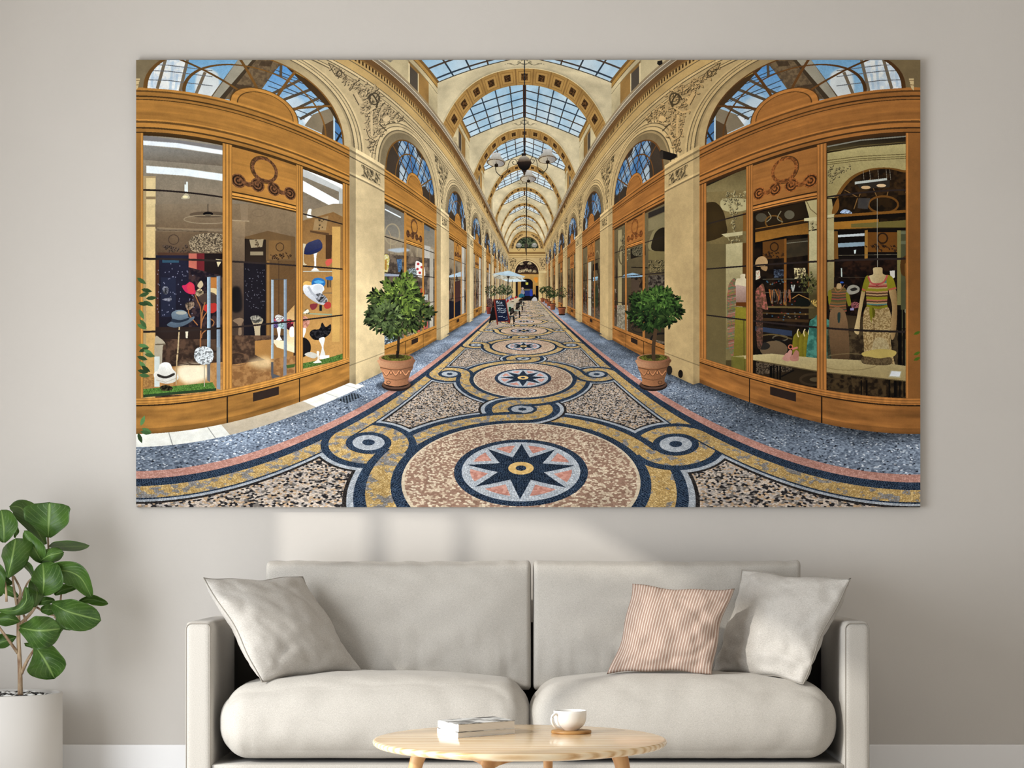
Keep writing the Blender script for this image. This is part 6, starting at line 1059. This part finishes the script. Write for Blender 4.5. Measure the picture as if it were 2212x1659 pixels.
for pts, r0_, r1_ in (([(46, 1455), (60, 1425), (77, 1398, .02)], .007, .004), ([(38, 1410), (20, 1385, -.04), (-4, 1352, -.08)], .006, .0045), ([(41, 1350), (62, 1330, .02), (80, 1305, .04), (92, 1280, .06)], .0065, .0045), ([(92, 1280, .06), (106, 1230, .06), (104, 1172, .05), (103, 1150, .05)], .0045, .003),
                     ([(40, 1330), (30, 1270, -.02), (28, 1240, -.03), (36, 1222)], .005, .003), ([(38, 1300), (44, 1275), (30, 1245, .02)], .005, .0035), ([(14, 1300, -.06), (12, 1265, -.06), (2, 1235, -.06), (-8, 1215, -.06)], .0045, .003), ([(58, 1345), (50, 1325, .03), (44, 1300, .05), (58, 1262, .06), (68, 1250, .06)], .0045, .003), ([(118, 1335, .08), (128, 1315, .08), (132, 1285, .07), (132, 1275, .07)], .004, .003), ([(80, 1312, .05), (100, 1325, .07), (120, 1330, .08)], .004, .003)):
    bm = bmesh.new(); pp = spline([T(*q) for q in pts], 5); tube(bm, pp, [r0_ + (r1_ - r0_) * i / (len(pp) - 1) for i in range(len(pp))], 10); obj('branch', bm, BARK, FIG)
def leaf(mid, wl, wr, curl=.0, roll=0.0, shape=.62, wave=.004, seed=0):
    """mid: midrib from base to tip as (px, py, depth offset); wl / wr: half widths in photo pixels; roll: depth slope across; curl: cupping"""
    m = spline([T(*q) for q in mid], 8); n = len(m) - 1; ns = 10; bm = bmesh.new(); uvl = bm.loops.layers.uv.new('UVMap'); G = []; k = PD / FP
    for i in range(n + 1):
        t = i / n; tg = m[min(i + 1, n)] - m[max(i - 1, 0)]; px = Vector((tg.z, 0, -tg.x)); px = px.normalized() if px.length > 1e-6 else Vector((1, 0, 0))
        q = t / shape if t < shape else 1 - (t - shape) / (1 - shape)
        w = (math.sin(min(q, 1) * math.pi / 2) ** .75 if t >= shape else .10 + .90 * math.sin(q * math.pi / 2) ** 1.25); w *= 1.15 + .05 * math.sin(t * 15 + seed)
        row = []
        for j in range(-ns, ns + 1):
            s = j / ns; ww = (wl if s < 0 else wr) * k * w
            p = m[i] + px * s * ww; p.y += -curl * s * s * w + roll * s * w + 1.8 * wave * math.sin(t * 11 + s * 3 + seed) * abs(s) - .0025 * abs(math.sin((t - .4 * abs(s)) * 25)) * (1 - abs(s)) * 0
            row.append((bm.verts.new(p), (s, t)))
        G.append(row)
    for i in range(n):
        for j in range(2 * ns):
            q = [G[i][j], G[i][j + 1], G[i + 1][j + 1], G[i + 1][j]]; f = bm.faces.new([a[0] for a in q])
            for l, a in zip(f.loops, q): l[uvl].uv = a[1]
    o = obj('leaf', bm, LEAF, FIG); md = o.modifiers.new('thickness', 'SOLIDIFY'); md.thickness = .0012; return o
for a in (
    dict(mid=[(104, 1161, .04), (105, 1130, .02), (107, 1085, .03)], wl=45, wr=45, curl=.03, shape=.80), dict(mid=[(98, 1176, .08), (70, 1130, .07), (46, 1098, .06), (20, 1094, .02)], wl=15, wr=20, roll=.05, shape=.5),
    dict(mid=[(8, 1172, -.02), (8, 1140, -.03), (3, 1101, 0)], wl=30, wr=29, curl=.02, shape=.6), dict(mid=[(16, 1248, -.12), (26, 1205, -.15), (34, 1163, -.06)], wl=30, wr=30, curl=-.05, shape=.75, seed=2),
    dict(mid=[(92, 1217, -.02), (76, 1188, -.05), (52, 1146, -.04)], wl=13, wr=20, curl=.02, shape=.45), dict(mid=[(84, 1214, -.02), (106, 1200, -.06), (138, 1193, -.05)], wl=14, wr=15, curl=-.02, shape=.5, seed=3), dict(mid=[(104, 1181, .05), (140, 1181, .03), (193, 1179, .0)], wl=11, wr=9, roll=.06, shape=.55, seed=4),
    dict(mid=[(75, 1252, -.04), (60, 1228, -.06), (39, 1205, -.06)], wl=7, wr=12, roll=-.03, shape=.5), dict(mid=[(92, 1286, -.05), (94, 1255, -.10), (92, 1215, -.05)], wl=20, wr=40, curl=.02, shape=.6, seed=1), dict(mid=[(82, 1246, -.04), (130, 1232, -.07), (172, 1246, -.06), (198, 1291, -.02)], wl=20, wr=24, curl=.02, shape=.55, seed=5),
    dict(mid=[(74, 1312, -.06), (80, 1280, -.08), (68, 1250, -.06)], wl=8, wr=7, roll=.05, shape=.5), dict(mid=[(118, 1285, .06), (140, 1273, .06), (168, 1269, .05)], wl=9, wr=8, curl=.02, shape=.5), dict(mid=[(42, 1290, .05), (20, 1276, .05), (-6, 1262, .06)], wl=9, wr=9, curl=.01, shape=.5),
    dict(mid=[(-4, 1318, -.10), (34, 1318, -.13), (56, 1298, -.13), (54, 1268, -.10)], wl=11, wr=15, curl=-.02, shape=.6, seed=6), dict(mid=[(170, 1300, .09), (200, 1295, .08), (233, 1305, .06)], wl=9, wr=9, curl=.02, shape=.6), dict(mid=[(112, 1303, -.03), (150, 1322, -.07), (218, 1340, -.03)], wl=27, wr=30, curl=.03, shape=.66, seed=7),
    dict(mid=[(88, 1318, .05), (105, 1316, .04), (128, 1319, .05)], wl=10, wr=11, curl=.01, shape=.5), dict(mid=[(80, 1305, .06), (98, 1298, .05), (118, 1297, .06)], wl=8, wr=8, curl=.01, shape=.5), dict(mid=[(120, 1338, -.02), (145, 1350, -.03), (150, 1362, -.02)], wl=20, wr=20, curl=.01, shape=.5),
    dict(mid=[(43, 1356, -.10), (85, 1362, -.16), (132, 1358, -.12)], wl=28, wr=34, curl=.035, shape=.58, wave=.007, seed=8), dict(mid=[(76, 1396, .0), (96, 1425, -.06), (118, 1466, -.02)], wl=38, wr=34, curl=.04, shape=.62, wave=.006, seed=9),
    dict(mid=[(74, 1399, .02), (63, 1394, .03), (52, 1390, .03)], wl=4, wr=4, shape=.5), dict(mid=[(42, 1343, -.04), (18, 1337, -.06), (-14, 1338, -.05)], wl=13, wr=14, curl=.02, shape=.5), dict(mid=[(35, 1376, .03), (10, 1385, .02), (-20, 1392, .02)], wl=12, wr=14, curl=.02, shape=.5),
    dict(mid=[(2, 1236, -.02), (10, 1252, -.02), (26, 1262, -.02)], wl=8, wr=9, shape=.5), dict(mid=[(-8, 1216, -.05), (-4, 1240, -.08), (-2, 1290, -.04)], wl=14, wr=9, shape=.6), dict(mid=[(32, 1162, .08), (36, 1148, .08), (37, 1135, .08)], wl=4, wr=4, shape=.5)):
    leaf(**a)
# ---------------------------------------------------------------- print on the wall
PY = DW - .026
def print_mat(img):
    m = M('printed_face', .8, .06); uv = m.n('ShaderNodeUVMap'); t = m.n('ShaderNodeTexImage'); t.image = img; t.interpolation = 'Linear'; t.extension = 'EXTEND'; m.l(uv.outputs['UV'], t.inputs['Vector'])
    g = m.n('ShaderNodeMix', data_type='RGBA', blend_type='MULTIPLY'); g.inputs[0].default_value = 1; m.l(t.outputs['Color'], g.inputs[6]); g.inputs[7].default_value = (PRINTK, PRINTK, PRINTK, 1); m.l(g.outputs[2], m.b.inputs['Base Color']); return m.m
PRINTK = 1.0; PS = PRINT_SCALE
art = draw_art(PS); hh, ww = art.shape[:2]
pic = bpy.data.images.new('arcade_picture', ww, hh, alpha=False); buf = np.ones((hh, ww, 4), np.float32); buf[..., :3] = art[::-1]; pic.pixels.foreach_set(buf.ravel()); pic.update(); pic.pack()
a = at(AX0, AY1, PY); b = at(AX1, AY0, PY); bm = bmesh.new(); uvl = bm.loops.layers.uv.new('UVMap')
vs = box(bm, a.x, b.x, PY, DW - .0005, a.z, b.z)
for f in bm.faces:
    if f.normal.y < -.5 or all(abs(v.co.y - PY) < 1e-6 for v in f.verts):
        f.material_index = 1
        for l in f.loops: l[uvl].uv = ((l.vert.co.x - a.x) / (b.x - a.x), (l.vert.co.z - a.z) / (b.z - a.z))
bmesh.ops.recalc_face_normals(bm, faces=bm.faces[:])
tag(obj('wall_print', bm, [plain('panel_edge', (120, 112, 100), .5, .3), print_mat(pic)], smooth=False), 'large panoramic print of a glass-roofed shopping arcade with mosaic floor on the wall', 'picture')
# ---------------------------------------------------------------- added unseen yucca, shaped to block and streak the sun on the sofa; the light
BLADE = .026
SD = Vector((.72, .55, -.40)).normalized()
BLOCKER = thing('yucca_sun_blocker', 'unseen yucca-like sun blocker added outside the left window', 'light blocker', (-3.1, 6.45, 0)); GREEN = plain('sun_blocker_green', (70, 100, 46), .6, .3)
bm = bmesh.new(); tube(bm, spline([(-3.1, 6.45, -.1), (-3.06, 6.42, .7), (-3.0, 6.36, 1.36)], 6), [.05 - .015 * i / 12 for i in range(13)], 12); obj('trunk', bm, BARK, BLOCKER)
for i in range(6):
    b0 = Vector((-2.98 + .01 * i, 6.34, 1.36 + .012 * i)); m0 = Vector((-2.92, 5.92, 1.64 + .066 * i)); m1 = Vector((-2.92, 5.30, 2.03 + .072 * i)); e0 = Vector((-2.92, 4.75 - .04 * (i % 3), 2.34 + .080 * i))
    pp = spline([b0, m0, m1, e0], 8); bm = bmesh.new(); rows = []
    for k, p in enumerate(pp):
        t = k / (len(pp) - 1); d = (pp[min(k + 1, len(pp) - 1)] - pp[max(k - 1, 0)]).normalized(); ax = d.cross(Vector((1, 0, 0))).normalized(); w_ = BLADE * (.4 + .6 * min(1, t * 4)) * (1 if t < .75 else max(.05, (1 - t) / .25))
        rows.append([bm.verts.new(p + ax * w_ * s + Vector((.008 * abs(s), 0, 0))) for s in (-1, 0, 1)])
    for a, b in zip(rows, rows[1:]):
        for q in (0, 1): bm.faces.new((a[q], a[q + 1], b[q + 1], b[q]))
    o = obj('blade', bm, GREEN, BLOCKER); md = o.modifiers.new('thickness', 'SOLIDIFY'); md.thickness = .003
W = bpy.data.worlds.new('daylight'); SC.world = W; W.use_nodes = True; bg = W.node_tree.nodes['Background']; bg.inputs['Color'].default_value = (.94, .97, 1.0, 1); bg.inputs['Strength'].default_value = WORLD_S
s = bpy.data.lights.new('sun', 'SUN'); s.energy = SUN_E; s.angle = math.radians(1.1); s.color = (1, .97, .90); o = bpy.data.objects.new('sun', s); COL.objects.link(o); o.rotation_euler = SD.to_track_quat('-Z', 'Y').to_euler()
l = bpy.data.lights.new('window_daylight', 'AREA'); l.shape = 'RECTANGLE'; l.size = 2.9; l.size_y = 2.0; l.energy = WIN_E; l.color = (.90, .95, 1.0); o = bpy.data.objects.new('window_daylight', l); COL.objects.link(o); o.location = (WX + .02, 4.95, 1.08); o.rotation_euler = (math.radians(90), 0, math.radians(-90))
cam = bpy.data.cameras.new('camera'); co = bpy.data.objects.new('camera', cam); COL.objects.link(co); SC.camera = co
co.location = (0, 0, CAMH); co.rotation_euler = (math.radians(90), 0, 0); cam.sensor_width = 36; cam.sensor_fit = 'HORIZONTAL'; cam.lens = FP / 2212 * 36
cam.shift_x = -(PCX - 1106) / 2212; cam.shift_y = (PHY - 829.5) / 2212; cam.clip_start = .05; cam.clip_end = 60
SC.view_settings.view_transform = 'Standard'; SC.view_settings.look = 'None'; SC.view_settings.gamma = 1; SC.view_settings.use_curve_mapping = False; SC.view_settings.exposure = EXPO
SC.cycles.use_denoising = True
